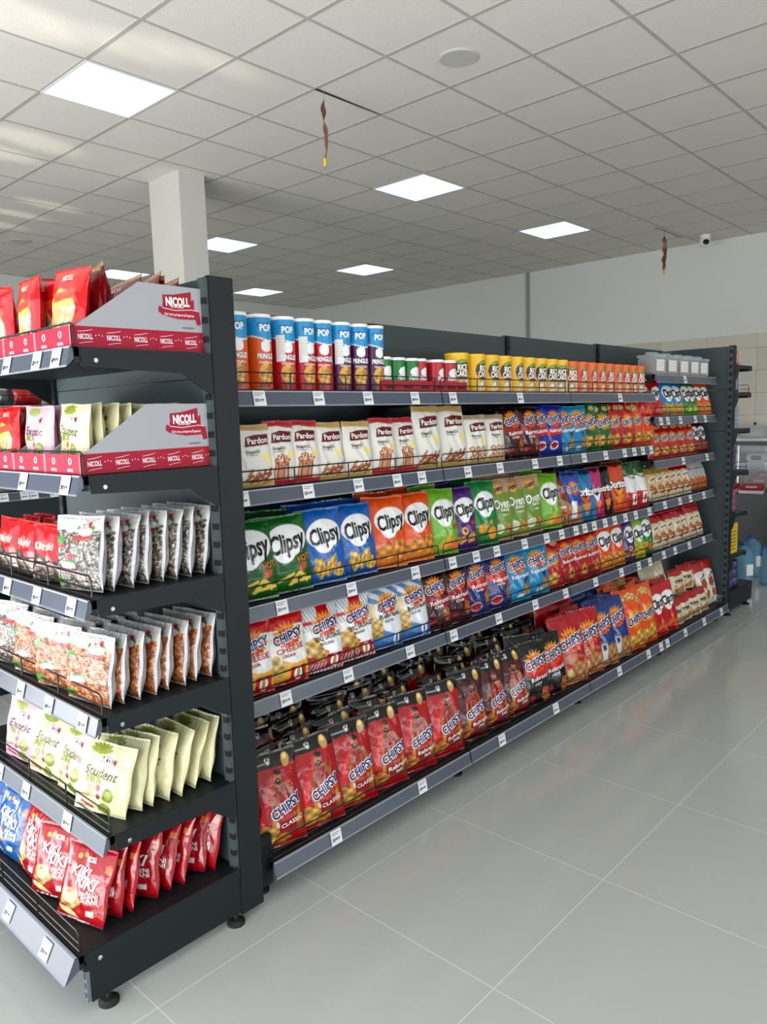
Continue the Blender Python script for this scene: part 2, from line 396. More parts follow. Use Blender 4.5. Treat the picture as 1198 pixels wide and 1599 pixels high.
for (x, y), l in {(3.789,2.812):'round white ceiling speaker near the hanging fly strip', (3.77,8.886):'round ceiling speaker far back near the hidden light panel'}.items():
    t = thing('ceiling_speaker', l, 'speaker', (x, y, CEIL)); r = .115
    obj('rim', lathe(bmesh.new(), [(r,0),(r,-.006),(r-.006,-.010),(r-.010,-.010)], 40), m_spk, t)
    obj('grille', lathe(bmesh.new(), [(r-.010,-.009),(r-.014,-.0085),(.01,-.0075)], 40), mat('speaker_grille', (176,171,165), .7, bump=.3, bscale=400), t)
def flystrip(x, y, z1, length, label, seed, turn):
    rg = random.Random(seed); t = thing('fly_strip', label, 'fly paper', (x, y, CEIL))
    L = length; bm = bmesh.new(); rows = []
    n = 60
    for i in range(n+1):
        s = i/n; a = turn+s*1.3+.4*math.sin(s*9+seed); wd = .027*(1-.35*(s > .8)*(s-.8)/.2)*(.8+.2*math.sin(s*23+seed))*(min(1, s*9)+.15)/1.15
        ox = .012*math.sin(s*7+seed); z = -.055-(L-.055)*.88*s
        rows.append([bm.verts.new((ox+wd*math.cos(a)*q, wd*math.sin(a)*q+.004*math.sin(s*20), z)) for q in (-1,-.33,.33,1)])
    for a, b in zip(rows, rows[1:]):
        for q in range(3): bm.faces.new((a[q], a[q+1], b[q+1], b[q]))
    o = obj('sticky_ribbon', bm, mat('brown_sticky_ribbon', (112,62,36), .3, noise=.35, nscale=30), t, True)
    sm = o.modifiers.new('s', 'SOLIDIFY'); sm.thickness = .002
    zc = -.055-(L-.055)*.88
    obj('canister', lathe(bmesh.new(), [(.010,zc+.004),(.0115,zc),(.0115,zc-.044),(.010,zc-.048)], 16, .012*math.sin(7+seed), 0), mat('yellow_canister', (214,184,60), .4), t, True)
    obj('hook', tube(bmesh.new(), [(0,0,0),(0,0,-.02),(.004,0,-.03),(0,0,-.04),(-.002,0,-.056)], .0015), m_chrome, t)
flystrip(3.53, 3.68, 0, .46, 'brown sticky fly strip with yellow canister, hanging nearest the camera', 3, .3)
flystrip(8.98, 3.74, 0, .50, 'twisted brown fly strip hanging far off near the security camera', 5, 1.2)
t = thing('security_camera', 'small white dome security camera on the ceiling near the right wall', 'security camera', (9.58, 3.50, CEIL))
obj('mount', lathe(bmesh.new(), [(.062,0),(.062,-.03),(.05,-.045)], 28), m_lid, t, True)
obj('housing', lathe(bmesh.new(), [(.045,-.04),(.062,-.06),(.066,-.09),(.055,-.125),(.03,-.14)], 28), m_lid, t, True)
lens = obj('lens', lathe(bmesh.new(), [(.036,0),(.036,.012),(.03,.02),(.012,.026)], 24), m_rubber, t, True)
lens.location = (-.045, -.03, -.098); lens.rotation_euler = (math.radians(66), 0, math.radians(-56))

#======================================================================= GONDOLA SHELVING
def price_tag(parent, x, y, z, txt, tilt=0, w=.046, h=.046):
    V = [[-w/2,0,-h/2],[w/2,0,-h/2],[w/2,0,h/2],[-w/2,0,h/2]]; F = [(0,1,2,3)]; cols = [(226,228,230)]*4
    def add(s, cx, cz, hh, ww, c, bold=.03):
        q, t = place_text(s, cx*w, cz*h, hh*h, ww*w if ww else 0, bold, 0, 0)
        b = len(V); V.extend([[p[0], -.0006, p[1]] for p in q]); F.extend([tuple(b+k for k in f) for f in t]); cols.extend([c]*len(q))
    add(txt, .06, -.12, .17, .5, (60,60,66)); add('||| || |||', -.30, -.1, .2, .2, (96,96,100), 0)
    for k, ww in ((.33, .8), (.2, .6)):
        b = len(V); V.extend([[-.42*w,-.0005,k*h-.03*h],[(-.42+ww)*w,-.0005,k*h-.03*h],[(-.42+ww)*w,-.0005,k*h+.03*h],[-.42*w,-.0005,k*h+.03*h]]); F.append((b,b+1,b+2,b+3)); cols.extend([(158,160,166)]*4)
    me = raw_mesh('price_tag', V, F, cols, m_print, False)
    o = link('price_tag', me, None, parent); o.location = (x, y, z); o.rotation_euler = (tilt, 0, 0)
    s = o.modifiers.new('s', 'SOLIDIFY'); s.thickness = .0012; s.offset = 1
    return o
PR = ['294.99','294.99','194.99','149.99','99.99','124.99','89.99','79.99','134.99','219.99']
def shelf(parent, x0, x1, z, depth, rail=.042, tags=(), guard=True, gx=None, posts=4, th=.03, sidebr=.055, base=False, overhang=0, tilt=.22):
    """local frame: back at y=0, front edge at y=-depth, deck top at z"""
    s = thing_part('shelf', parent)
    bm = B(x0, x1, -depth+.004, -.004, z-.022, z-.0); box(bm, x0, x1, -depth+.003, -depth+.016, z-.036, z-.001)
    d = obj('deck', bm, m_metal, s)
    for sx in (x0, x1-.003):
        bm = bmesh.new(); prism(bm, [(-depth+.02, z-.002), (-.006, z-.002), (-.006, z-.11), (-.05, z-.085), (-.09, z-sidebr), (-depth+.02, z-sidebr*.8)] if not base else [(-depth+.02, z-.002), (-.006, z-.002), (-.006, z-.04), (-depth+.02, z-.036)], 'x', sx-.001, sx+.004)
        obj('side_bracket', bm, m_metal, s)
        bm = lathe(bmesh.new(), [(.006,0),(.006,.002),(.004,.003)], 12)
        o = obj('bolt', bm, m_chrome, s); o.rotation_euler = (0, -PI/2 if sx == x0 else PI/2, 0); o.location = (sx-(.001 if sx == x0 else -.004), -depth+.055, z-.03)
    # price rail: a sloping plastic profile clipped to the front edge
    y = -depth; dy = math.tan(tilt)*rail
    bm = bmesh.new(); prism(bm, [(y, z), (y-dy*.15-.003, z-.001), (y-dy-.004, z-rail), (y-dy, z-rail-.001), (y+.006, z-rail*.6)], 'x', x0+.001, x1-.001)
    obj('price_rail', bm, m_rail, s)
    bm = bmesh.new(); prism(bm, [(y-dy-.003, z-rail+.0015), (y-dy-.0075, z-rail-.001), (y-dy-.0045, z-rail-.0045), (y-dy-.0015, z-rail-.002)], 'x', x0+.001, x1-.001)
    box(bm, x0+.001, x1-.001, y-.0065, y-.001, z-.003, z+.0012)
    obj('rail_lip', bm, m_raillip, s)
    for k, tx in enumerate(tags):
        price_tag(s, tx, y-dy*.55-.0065, z-rail*.52, PR[(k*3+int(z*10)) % 10], tilt*-.9)
    if guard:
        bm = bmesh.new(); yb = -depth+.012; hg = .056; r = .0023
        a, b = x0+.012, x1-.012
        tube(bm, [(a, yb, z), (a, yb, z+hg-.012), (a+.004, yb, z+hg-.004), (a+.012, yb, z+hg), (b-.012, yb, z+hg), (b-.004, yb, z+hg-.004), (b, yb, z+hg-.012), (b, yb, z)], r)
        tube(bm, [(a, yb, z+.025), (b, yb, z+.025)], r)
        tube(bm, [(a, yb, z+.004), (b, yb, z+.004)], r)
        for i in range(1, posts): xx = a+(b-a)*i/posts; tube(bm, [(xx, yb-.002, z), (xx, yb-.002, z+hg)], r)
        obj('wire_guard', bm, m_wire, s)
    return s
def thing_part(name, parent):
    o = bpy.data.objects.new(name, None); C.objects.link(o); o.parent = parent; o.empty_display_size = .02; return o
def foot(parent, x, y, chrome=False):
    f = obj('foot', lathe(bmesh.new(), [(.026,0),(.026,.008),(.018,.014),(.007,.018),(.007,.04)], 20), m_rubber, parent, False); f.location = (x, y, 0); return f
def upright(parent, x, y0, y1, z1, wd=.03, slots=True, z0=.02, front=None):
    u = obj('upright', B(x-wd/2, x+wd/2, y0, y1, z0, z1), m_metal, parent, bevel=.002)
    if slots:
        bm = bmesh.new(); z = z0+.05; yf = y0-.0008
        while z < z1-.04:
            box(bm, x-wd*.30, x-wd*.08, yf, yf+.004, z, z+.026); box(bm, x+wd*.08, x+wd*.30, yf, yf+.004, z, z+.026); z += .05
        obj('slot_row', bm, m_slot, u)
    return u
def back(parent, x0, x1, z1, th=.02):
    z = .15; k = 0; hs = [.15, .55, .92, 1.29, 1.57, z1]
    for a, b in zip(hs, hs[1:]):
        obj('back_panel', B(x0, x1, 0, th, a+.0012, b-.0012), m_metal_in, parent)

# --- near end gondola, facing the shop front (-X): local x runs towards the camera
E1 = thing('end_gondola', 'dark grey end gondola of snack and nut bags, nearest the camera', 'shelving', (1.207, 2.68, 0), -PI/2)
WE = .96
back(E1, .02, WE-.015, 1.83)
# wide end upright with its slotted strip
bm = B(WE-.02, WE, 0, .08, .022, 1.835)
up1 = obj('upright', bm, m_metal, E1, bevel=.002)
bm = B(WE-.030, WE-.004, -.014, .002, .13, 1.828); strip = obj('slotted_strip', bm, m_metal_in, up1)
bm = bmesh.new(); z = .16
while z < 1.81:
    box(bm, WE-.022, WE-.0035, -.0146, -.004, z, z+.017); z += .05
obj('slot_row', bm, m_slot, up1)
upright(E1, .015, -.012, .08, 1.835)
T1 = [.06,.22,.40,.60,.745,.90]
shelf(E1, 0.0, WE, 1.633, .382, tags=(.10,.28,.44,.62,.80,.905), tilt=.28)
shelf(E1, 0.0, WE, 1.335, .382, tags=(.10,.28,.45,.66,.90), tilt=.28)
shelf(E1, 0.0, WE, 1.037, .385, tags=(.12,.35,.50,.69,.885), tilt=.28)
shelf(E1, 0.0, WE, .742, .382, tags=(.14,.30,.52,.70,.89), tilt=.28)
shelf(E1, 0.0, WE, .436, .385, tags=(.10,.31,.50,.76), tilt=.28)
shelf(E1, 0.0, WE, .170, .485, tags=(.15,.35,.60,.83), base=True, tilt=.52, rail=.054)
bm = bmesh.new(); prism(bm, [(-.455,.031),(0,.031),(0,.135),(-.47,.135),(-.47,.12),(-.455,.115)], 'x', WE-.02, WE-.004); prism(bm, [(-.455,.031),(0,.031),(0,.135),(-.47,.135),(-.47,.12),(-.455,.115)], 'x', .004, .02)
box(bm, .02, WE-.02, -.02, 0, .031, .135)
obj('base_bracket', bm, m_metal, E1)
for xx in (WE-.02, .004): obj('bracket_face', B(xx+.001, xx+.014, -.466, -.456, .034, .118), mat('grey_slotted_steel', (96,104,110), .45), E1)
bm = bmesh.new()
for z in (.045, .07, .095): box(bm, WE-.015, WE-.010, -.4668, -.465, z, z+.014)
obj('slot_row', bm, m_slot, E1)
for q in ((WE-.012, -.41), (.02, -.41), (WE-.012, -.015), (.02, -.015)): foot(E1, *q)
bm = bmesh.new()
for i in range(9):
    lathe(bm, [(.0035,.1705),(.0035,.1712)], 8, WE-.03, -.05-.045*i)
obj('punched_hole', bm, m_slot, E1)

# --- long run, four bays facing -Y
BX = [1.325, 2.325, 3.32, 4.30, 5.29]
MAIN = []
run_lab = ['first bay of the long run, nearest the camera', 'second bay of the long run from the camera', 'third bay of the long run from the camera', 'last bay of the long run, with six staggered shelves']
ZR = [1.540, 1.245, .890, .592]
TG = [[1.44,1.68,1.91,2.16,2.39,2.87,3.84], [1.36,1.62,1.85,2.05,2.19,2.48,2.71,2.99,3.21,3.45,3.68,3.90,4.02,4.13,4.24],
      [1.49,1.80,2.14,2.37,2.53,2.68,2.90,3.09,3.23,3.37,3.46,3.56,3.68,3.79,3.92,4.05,4.23], [1.49,1.77,2.10,2.37,2.69,2.99,3.27,3.58,3.88,4.10,4.25]]
TG5 = [1.58,2.02,2.54,2.98,3.63,3.99,4.16,4.25,4.52,4.83,5.14]
YB = 2.20
for b in range(4):
    a, e = BX[b], BX[b+1]
    U = thing('gondola', 'dark grey gondola shelving, '+run_lab[b], 'shelving', (a, YB, 0)); MAIN.append(U); Wd = e-a
    back(U, .001, Wd-.001, 1.83+.008*b)
    if b: upright(U, 0.017, -.012, .05, 1.83+.008*b-.004)
    if b < 3:
        for zr, tg in zip(ZR, TG): shelf(U, .004, Wd-.004, zr, .365, tags=[x-a for x in tg if a < x < e])
    else:
        for zr, tg in zip((1.650,1.405,1.153,.905,.603), ((4.72,),(4.37,4.47,4.66,4.9,5.07),(4.72,5.12),(4.45,4.68,4.85,5.08),(4.45,4.62,4.85,5.10))):
            shelf(U, .004, Wd-.02, zr, .365, tags=[x-a for x in tg], rail=.043, guard=zr < 1.6)
    shelf(U, .004, Wd-.004, .125, .478, tags=[x-a for x in TG5 if a < x < e], base=True, rail=.045)
    for xx in ((.014,) if b else (.012,))+((Wd-.02,) if b == 3 else ()):
        bm = bmesh.new(); prism(bm, [(-.43,.035),(0,.035),(0,.09),(-.45,.09),(-.45,.075)], 'x', xx-.012, xx+.012)
        obj('base_bracket', bm, m_metal, U); foot(U, xx, -.40)
    if b == 0:
        bm = B(-.014, .026, -.447, -.43, .04, .20); br = obj('bracket_post', bm, m_metal, U)
        bm = bmesh.new()
        for z in (.055,.10,.145): box(bm, -.006, .000, -.448, -.446, z, z+.028); box(bm, .012, .018, -.448, -.446, z, z+.028)
        obj('slot_row', bm, m_slot, br)
    obj('kick_panel', B(.001, Wd-.001, -.02, 0, .03, .149), m_metal, U)

# --- far end gondola, facing away from the camera (+X)
E2 = thing('end_gondola', 'far end gondola across the end of the long run, back panel towards us', 'shelving', (5.425, 1.76, 0), PI/2)
back(E2, .015, WE-.015, 1.858)
obj('upright', B(0, .035, -.02, .03, .03, 1.862), m_metal, E2, bevel=.002)
u = obj('slotted_strip', B(.004, .034, .02, .034, .03, 1.855), m_metal_in, E2)
bm = bmesh.new(); z = .06
while z < 1.83: box(bm, .009, .027, .0335, .0352, z, z+.024); z += .05
obj('slot_row', bm, m_slot, u)
upright(E2, WE-.015, -.012, .03, 1.86)
FZ = [1.735, 1.55, 1.30, 1.00, .71, .42]
for z in FZ: shelf(E2, .0, WE, z, .345, guard=z in (1.55,1.0), rail=.028, th=.02, sidebr=.024)
shelf(E2, .0, WE, .168, .50, base=True, guard=False, rail=.04)
bm = B(0, .02, -.50, 0, .035, .16); box(bm, WE-.02, WE, -.50, 0, .035, .16); box(bm, .02, WE-.02, -.49, -.47, .035, .13)
obj('base_bracket', bm, m_metal, E2)
for q in ((.012,-.42),(.012,-.02),(WE-.02,-.42)): foot(E2, *q)

#======================================================================= PACKAGING KINDS
NAVY=(24,32,110); WH=(240,240,240); YL=(232,160,38); RED=(196,22,30); DKR=(120,14,22); GOLD=(214,160,60)
def chipsy_logo(cx, cv, s=1., rot=.2, star=YL, red=True, asp=1.4):
    L = [('S', cx, cv+.015, .42*s, .25*s, 15, star, .72)]
    if red: L.append(('S', cx, cv-.025, .37*s, .25*s, 13, (206,66,26), .62))
    w = .80*s; o = dict(rot=rot, bold=.05)
    T = [('CHiPSY', cx, cv, .205*s, w, WH, dict(rot=rot, bold=.05, off=.085, layer=1)), ('CHiPSY', cx, cv, .205*s, w, NAVY, dict(rot=rot, bold=.05, layer=2.5))]
    return L, T
def chipsy(bg, extra=(), pre=(), cx=.55, cv=.58, s=1., sub=None, subc=WH, sub2=None, rot=.2, red=True, star=YL, subv=None):
    L, T = chipsy_logo(cx, cv, s, rot, star, red)
    T = list(T); sv = subv or cv-.17
    if sub: T.append((sub, cx+.02, sv, .105, .66, subc, dict(bold=.02, rot=.08)))
    if sub2: T.append((sub2, cx-.05, sv-.09, .06, .3, subc, dict(rot=.05)))
    return [('bg', bg)]+list(pre)+L+list(extra), T
CH = (232,180,84)
def pl(bg, extra, sub, sub2, cv, subv):
    L, T = chipsy(bg, pre=[('P',[(0,.25),(.35,.62),(.5,.80),(.42,.60),(.2,.3),(0,.1)],tuple(min(255,int(c*1.25)) for c in bg))]+player()+blacktop, extra=extra, cx=.62, cv=cv, s=.80, sub=None, rot=.34)
    L = [q for q in L if q[0] != 'S'] + [('S', .62, cv-.045, .30, .20, 11, (196,96,34), .5), ('S', .62, cv-.06, .24, .15, 9, (170,36,22), .5)]
    T += [(sub, .70, subv, .085 if sub2 else .07, .50 if sub2 else .44, WH, dict(bold=.02, rot=.16))]
    if sub2: T += [(sub2, .72, subv-.065, .055, .18, WH, dict(rot=.16))]
    return L, T
def player(red=True):
    sk = (196,132,92)
    return [('P', [(.26,.10),(.34,.50),(.42,.63),(.50,.68),(.66,.68),(.78,.62),(.88,.48),(.94,.12)], (150,92,34)), ('P', [(.40,.10),(.42,.52),(.50,.64),(.66,.64),(.78,.50),(.80,.10)], (150,26,20)),
            ('P', [(.46,.30),(.50,.58),(.55,.34)], (206,120,40)), ('P', [(.60,.34),(.66,.60),(.70,.32)], (206,110,36)), ('P', [(.30,.20),(.36,.50),(.40,.22)], (206,140,50)), ('P', [(.82,.20),(.84,.50),(.90,.22)], (206,140,50)),
            ('E', .57, .67, .05, .06, (170,108,76)), ('E', .57, .73, .075, .105, sk, -.1), ('E', .56, .69, .062, .055, (46,26,20)), ('E', .58, .785, .078, .045, (30,18,14), -.2), ('E', .565, .70, .024, .010, (220,190,170)), ('E', .545, .745, .012, .008, (40,24,20)), ('E', .605, .745, .012, .008, (40,24,20))]
KIND = {}
def kind(key, w, h, t, art, label, cat='chips bag', name='chips_bag', m=None, **kw):
    KIND[key] = dict(w=w, h=h, t=t, L=art[0], T=art[1], label=label, cat=cat, name=name, m=m, kw=kw)
blacktop = [('R',0,.835,1,1,(16,14,16)), ('E',.78,.885,.085,.12,(196,160,96)), ('E',.78,.92,.045,.05,(236,214,150)), ('R',.1,.88,.5,.895,(180,180,180)), ('R',.42,.87,.47,.94,(225,225,225)), ('E',.445,.92,.05,.035,(225,225,225)), ('E',.445,.92,.025,.017,(16,14,16))]
kind('classic', .185, .295, .07, pl((172,20,26), [('C',.20,.15,.24,.18,(236,190,96)),('C',.52,.09,.16,.11,(206,140,56)),('E',.42,.25,.03,.07,(226,206,194),.4)], 'CLASSIC', None, .42, .245),
     'red classic crisps bag, black top', res=(70,100))
kind('salt', .185, .295, .07, pl((176,22,28), [('C',.25,.15,.22,.13,(214,150,64)),('E',.27,.15,.07,.035,(150,80,30)),('E',.12,.33,.10,.05,(210,50,40))], 'Rebrasti', 'Salt', .42, .255),
     'red ridged crisps bag, black top', res=(70,100))
kind('maroon', .185, .295, .07, pl((84,14,20), [('C',.25,.15,.22,.14,(206,130,60)),('E',.25,.15,.07,.035,(110,50,20)),('E',.12,.30,.12,.04,(140,24,28))], 'Rebrasti', 'Chili', .42, .255),
     'maroon ridged crisps bag, black top', res=(60,90))
kind('hot', .185, .295, .062, chipsy((18,18,20), pre=[('P',[(0,.62),(.5,.50),(1,.60),(1,.44),(.45,.40),(.1,.50),(0,.5)],(206,26,28))], extra=[('C',.80,.14,.16,.20,(206,120,60),.3),('E',.28,.12,.10,.08,(180,30,24))], cx=.55, cv=.66, s=1.0, sub='Rebrasti', sub2='HOT', subc=WH, subv=.42),
     'black and red hot crisps bag')
kind('bigred', .22, .335, .065, chipsy((178,24,40), pre=[('E',.5,.2,.62,.34,(188,120,80))], extra=[('C',.35,.2,.26,.22,(204,146,96)),('C',.75,.22,.24,.24,(214,160,104)),('R',.2,.25,.46,.31,(196,30,34)),('E',.34,.17,.10,.09,(236,206,150)),('R',.62,.30,.88,.36,(196,30,34))], cx=.55, cv=.62, s=1.0, rot=.22), 'large raspberry red crisps bag')
kind('bigblue', .21, .335, .065, chipsy((34,74,140), pre=[('W',.34,.06,6,0,(180,130,84),1)], extra=[('R',.28,.08,.52,.36,(226,226,226)),('R',.32,.26,.48,.34,(40,80,150)),('C',.76,.2,.20,.24,(206,156,96)),('W',.86,.03,5,0,(30,66,128),-1)], cx=.52, cv=.66, s=.95, rot=.25), 'large blue crisps bag')
kind('bigorange', .22, .34, .065, chipsy((226,94,24), pre=[('C',.2,.86,.2,.12,(240,206,140)),('C',.62,.88,.2,.1,(240,200,130)),('C',.92,.8,.14,.12,(236,190,110))], extra=[('C',.30,.13,.26,.2,(240,196,90)),('C',.78,.2,.24,.22,(236,186,80))], cx=.62, cv=.5, s=.9, red=False, rot=.2), 'large orange crisps bag')
wc = [('R',.55,.06,.92,.24,(196,24,30)), ('E',.74,.13,.10,.13,WH), ('E',.74,.14,.04,.10,(190,150,60))]
kind('cheese', .17, .235, .055, chipsy((236,234,230), pre=[('W',.80,-.02,6,0,(206,30,34),-1),('W',.34,.05,5,1,(226,176,70),1),('R',0,0,1,.06,(190,20,30))], extra=[('C',.22,.28,.2,.2,(236,206,130))]+wc, cx=.58, cv=.68, s=.88, sub='CHEESE', subc=(190,30,40), subv=.50, sub2='CREAM'), 'white and gold cheese crisps bag, red top', res=(70,90))
kind('bbq', .17, .24, .055, chipsy((238,238,238), pre=[('T',0,.6,1,1,(186,186,190),12,.5),('R',.45,.75,.75,1,(196,24,30)),('W',.22,.05,5,1,(190,24,30),1),('T',0,0,1,.14,(200,200,204),12,-.5),('R',0,.70,.3,.745,(200,30,34))], extra=[('C',.24,.36,.2,.2,(236,196,110)),('C',.42,.24,.16,.14,(226,176,90))]+wc, cx=.62, cv=.66, s=.88, sub='BBQ SAUSAGE', subc=(80,50,40), subv=.49, sub2='ENGLAND'), 'white barbecue crisps bag with red shield', res=(70,90))
kind('grill', .17, .235, .055, chipsy((226,230,234), pre=[('T',0,.74,1,1,(110,150,190),2,1.8),('W',.26,.05,6,0,(96,146,196),1),('W',.14,.05,6,1,(70,120,176),1),('R',.0,.40,.2,.74,(222,200,150))], extra=[('C',.18,.42,.19,.14,(226,190,110)),('C',.2,.28,.18,.12,(214,176,90)),('E',.78,.14,.10,.15,WH),('E',.78,.14,.04,.09,(80,120,190))], cx=.60, cv=.70, s=.88, sub='Rebrasti', subc=(40,44,60), subv=.53, sub2='GRILLED STEAK'), 'pale blue grilled-flavour ridged crisps bag', res=(64,86))
kind('chili', .165, .235, .055, chipsy((66,22,20), pre=[('P',[(0,.75),(.3,.6),(1,.56),(1,.40),(.6,.36),(.3,.46),(0,.55)],(156,20,28)),('R',0,.93,1,1,(30,24,26))], extra=[('C',.80,.26,.13,.18,(196,110,50),.3),('E',.34,.18,.16,.05,(180,26,22),.2)], cx=.56, cv=.74, s=.84, sub='Rebrasti', sub2='Chili', subv=.50), 'dark brown chili ridged crisps bag')
kind('ketchup', .165, .235, .055, chipsy((28,50,118), pre=[('P',[(0,.78),(.35,.64),(1,.62),(1,.44),(.5,.48),(0,.58)],(206,36,34))], extra=[('E',.40,.17,.22,.12,(236,190,190)),('E',.40,.17,.18,.09,(196,20,24)),('C',.86,.30,.11,.2,(206,140,70))], cx=.60, cv=.76, s=.84, sub='Rebrasti', subv=.55, sub2='Ketchup'), 'navy and red ketchup crisps bag')
kind('cyan', .175, .235, .055, chipsy((26,140,184), extra=[('C',.76,.22,.13,.2,(196,150,90)),('E',.52,.10,.16,.06,(206,220,226)),('P',[(.60,.44),(.82,.46),(.72,.30)],(30,60,110))], cx=.52, cv=.72, s=.9, sub='Rebrasti', subv=.50), 'turquoise ridged crisps bag')
kind('redreb', .165, .235, .055, chipsy((176,16,26), extra=[('C',.66,.22,.2,.18,(222,160,76)),('E',.66,.22,.07,.06,(140,60,30))], cx=.55, cv=.70, s=.9, sub='Rebrasti', subv=.49), 'red ridged crisps bag')
kind('redchips', .165, .245, .055, chipsy((186,20,30), pre=[('C',.25,.92,.2,.08,(240,210,150)),('C',.75,.9,.2,.09,(240,206,140))], extra=[('C',.45,.2,.3,.2,CH)], cx=.52, cv=.58, s=.9, red=False), 'red crisps bag with potato slices')
kind('greenchips', .175, .245, .055, chipsy((34,104,48), pre=[('C',.22,.88,.2,.09,(240,224,180)),('C',.75,.9,.16,.08,(240,220,170))], extra=[('C',.32,.2,.26,.18,CH),('C',.8,.22,.16,.16,(222,176,84))], cx=.54, cv=.60, s=.95, red=False), 'dark green garlic crisps bag')
kind('orchips', .165, .26, .055, chipsy((224,84,34), pre=[('C',.4,.84,.26,.12,(240,216,150))], extra=[('C',.45,.2,.34,.18,(236,186,80)),('R',0,.3,.1,1,(240,230,220))], cx=.6, cv=.56, s=.85, red=False), 'bright orange crisps bag with potato slices')
kind('navychips', .165, .24, .055, chipsy((32,52,150), pre=[('P',[(0,.5),(1,.6),(1,.45),(0,.36)],(206,30,34))], extra=[('E',.45,.2,.2,.13,(230,230,235)),('E',.45,.2,.15,.09,(200,24,30))], cx=.52, cv=.72, s=.9, sub='Rebrasti', subv=.5), 'royal blue and red ketchup crisps bag')
def clipsy(bg, snack, snk='C', extra=(), hi=None, word=None, wordc=(230,60,60)):
    L = [('bg', bg)]
    if hi: L.append(('W', .30, .04, 6, 0, hi, 1))
    L += [('E', .56, .66, .40, .27, (238,238,238), .1), ('E', .50, .56, .22, .22, (238,238,238), .2)]
    if snk == 'curl': L += [('C',.38,.22,.13,.2,snack,.4),('C',.62,.24,.10,.22,snack,-.5),('C',.80,.16,.12,.15,snack,.6)]
    elif snk == 'stick': L += [('P',[(.3,.18),(.62,.26),(.62,.22),(.3,.14)],snack),('P',[(.5,.10),(.68,.26),(.75,.24),(.58,.08)],snack),('P',[(.66,.24),(.86,.10),(.92,.14),(.72,.27)],snack),('P',[(.55,.14),(.95,.17),(.95,.13),(.55,.10)],snack),('E',.8,.31,.1,.06,(206,90,50),.5)]
    elif snk == 'tri': L += [('P',[(.45,.12),(.60,.36),(.74,.16)],snack),('P',[(.60,.10),(.9,.26),(.92,.06)],(236,110,60)),('P',[(.25,.10),(.42,.24),(.60,.08)],snack)]
    elif snk == 'ring': L += [('E',.45,.30,.14,.11,snack),('E',.45,.30,.06,.045,bg),('C',.3,.16,.18,.10,snack),('C',.7,.18,.2,.12,snack,.4)]
    elif snk == 'nut': L += [('E',.36,.26,.15,.12,snack),('E',.72,.18,.15,.16,snack,.4),('E',.66,.34,.07,.06,snack)]
    else: L += [('C',.4,.22,.28,.18,snack),('C',.78,.24,.2,.22,snack,.5)]
    L += list(extra)
    T = [('Clipsy', .56, .655, .30, .70, (14,14,16), dict(rot=.16, bold=.035, shear=.12, layer=1.5))]
    if word: T.append((word, .84, .42, .10, .26, wordc, dict(rot=.15, bold=.03)))
    return L, T
kind('cl_green', .205, .255, .07, clipsy((24,104,36), (230,200,90), 'stick', word='HOT', wordc=(220,130,40)), 'dark green crisps bag, white blob logo', res=(70,90))
kind('cl_blue', .185, .26, .07, clipsy((26,104,178), (238,196,96), 'curl'), 'blue crisps bag with curly puffs', res=(70,90))
kind('cl_orange', .185, .27, .07, clipsy((222,92,26), (234,160,60), 'C', hi=(226,130,44)), 'orange crisps bag, white blob logo', res=(70,90))
kind('cl_lime', .175, .27, .07, clipsy((120,178,48), (226,170,70), 'tri', word='MIX'), 'lime green crisps bag with corn triangles')
kind('cl_purple', .16, .265, .065, clipsy((84,36,122), (232,176,80), 'ring', word='MIX'), 'purple crisps bag with corn rings')
kind('cl_pist', .175, .28, .07, clipsy((26,132,66), (226,150,40), 'nut'), 'green crisps bag with coated peanuts')
kind('cl_red', .18, .30, .06, clipsy((190,24,28), (214,110,40), 'tri'), 'tall red crisps bag, white oval logo')
kind('cl_maroon', .16, .22, .055, clipsy((96,16,24), (176,84,44), 'C'), 'small maroon crisps bag, white oval logo')
kind('cl_yel', .17, .25, .06, clipsy((150,180,50), (226,190,60), 'C'), 'yellow-green crisps bag, white blob logo')
kind('cl_small_blue', .17, .215, .055, clipsy((28,140,200), (230,190,90), 'curl', hi=(170,140,90)), 'small sky blue crisps bag, white oval logo')
kind('cl_small_green', .17, .215, .055, clipsy((52,120,60), (220,220,90), 'stick', hi=(80,160,50)), 'small green crisps bag, white oval logo')
kind('oven', .155, .275, .06, ([('bg',(122,150,60)),('W',.80,.015,5,0,(190,156,124),-1),('S',.5,.83,.24,.16,12,(236,180,50),.7),('E',.34,.19,.22,.14,(236,236,220)),('E',.34,.19,.17,.11,(206,216,190)),('C',.78,.2,.17,.16,(226,166,66)),('R',0,0,1,.05,(190,156,124))],
     [('CHiPSY',.5,.83,.11,.46,NAVY,dict(rot=.15,bold=.05)),('Oven',.52,.60,.26,.62,(240,240,232),dict(bold=.03,shear=.1,rot=.08)),('Baked',.60,.50,.10,.34,(240,240,232),dict(rot=.08)),('yoghurt',.6,.42,.06,.3,(240,240,232))]), 'olive green oven-baked crisps bag, tan top')
def dorit(bg, acc):
    return [('bg', bg), ('P',[(.1,.62),(.5,.20),(.9,.62),(.5,.50)], (20,20,24)), ('P',[(.2,.52),(.5,.26),(.8,.52),(.5,.42)], acc), ('W',.90,.02,7,0,tuple(int(c*.5) for c in bg),-1), ('P',[(.3,.3),(.7,.34),(.55,.08)],(226,140,50))], \
           [('Doritos',.5,.55,.21,.86,(14,14,16),dict(off=.07,bold=.06,layer=1)),('Doritos',.5,.55,.21,.86,(244,244,244),dict(bold=.06,layer=2.5))]
kind('dor_cyan', .20, .27, .06, dorit((24,134,186),(210,90,50)), 'bright cyan tortilla chips bag')
kind('dor_pink', .14, .27, .055, dorit((196,24,120),(236,236,240)), 'magenta tortilla chips bag')
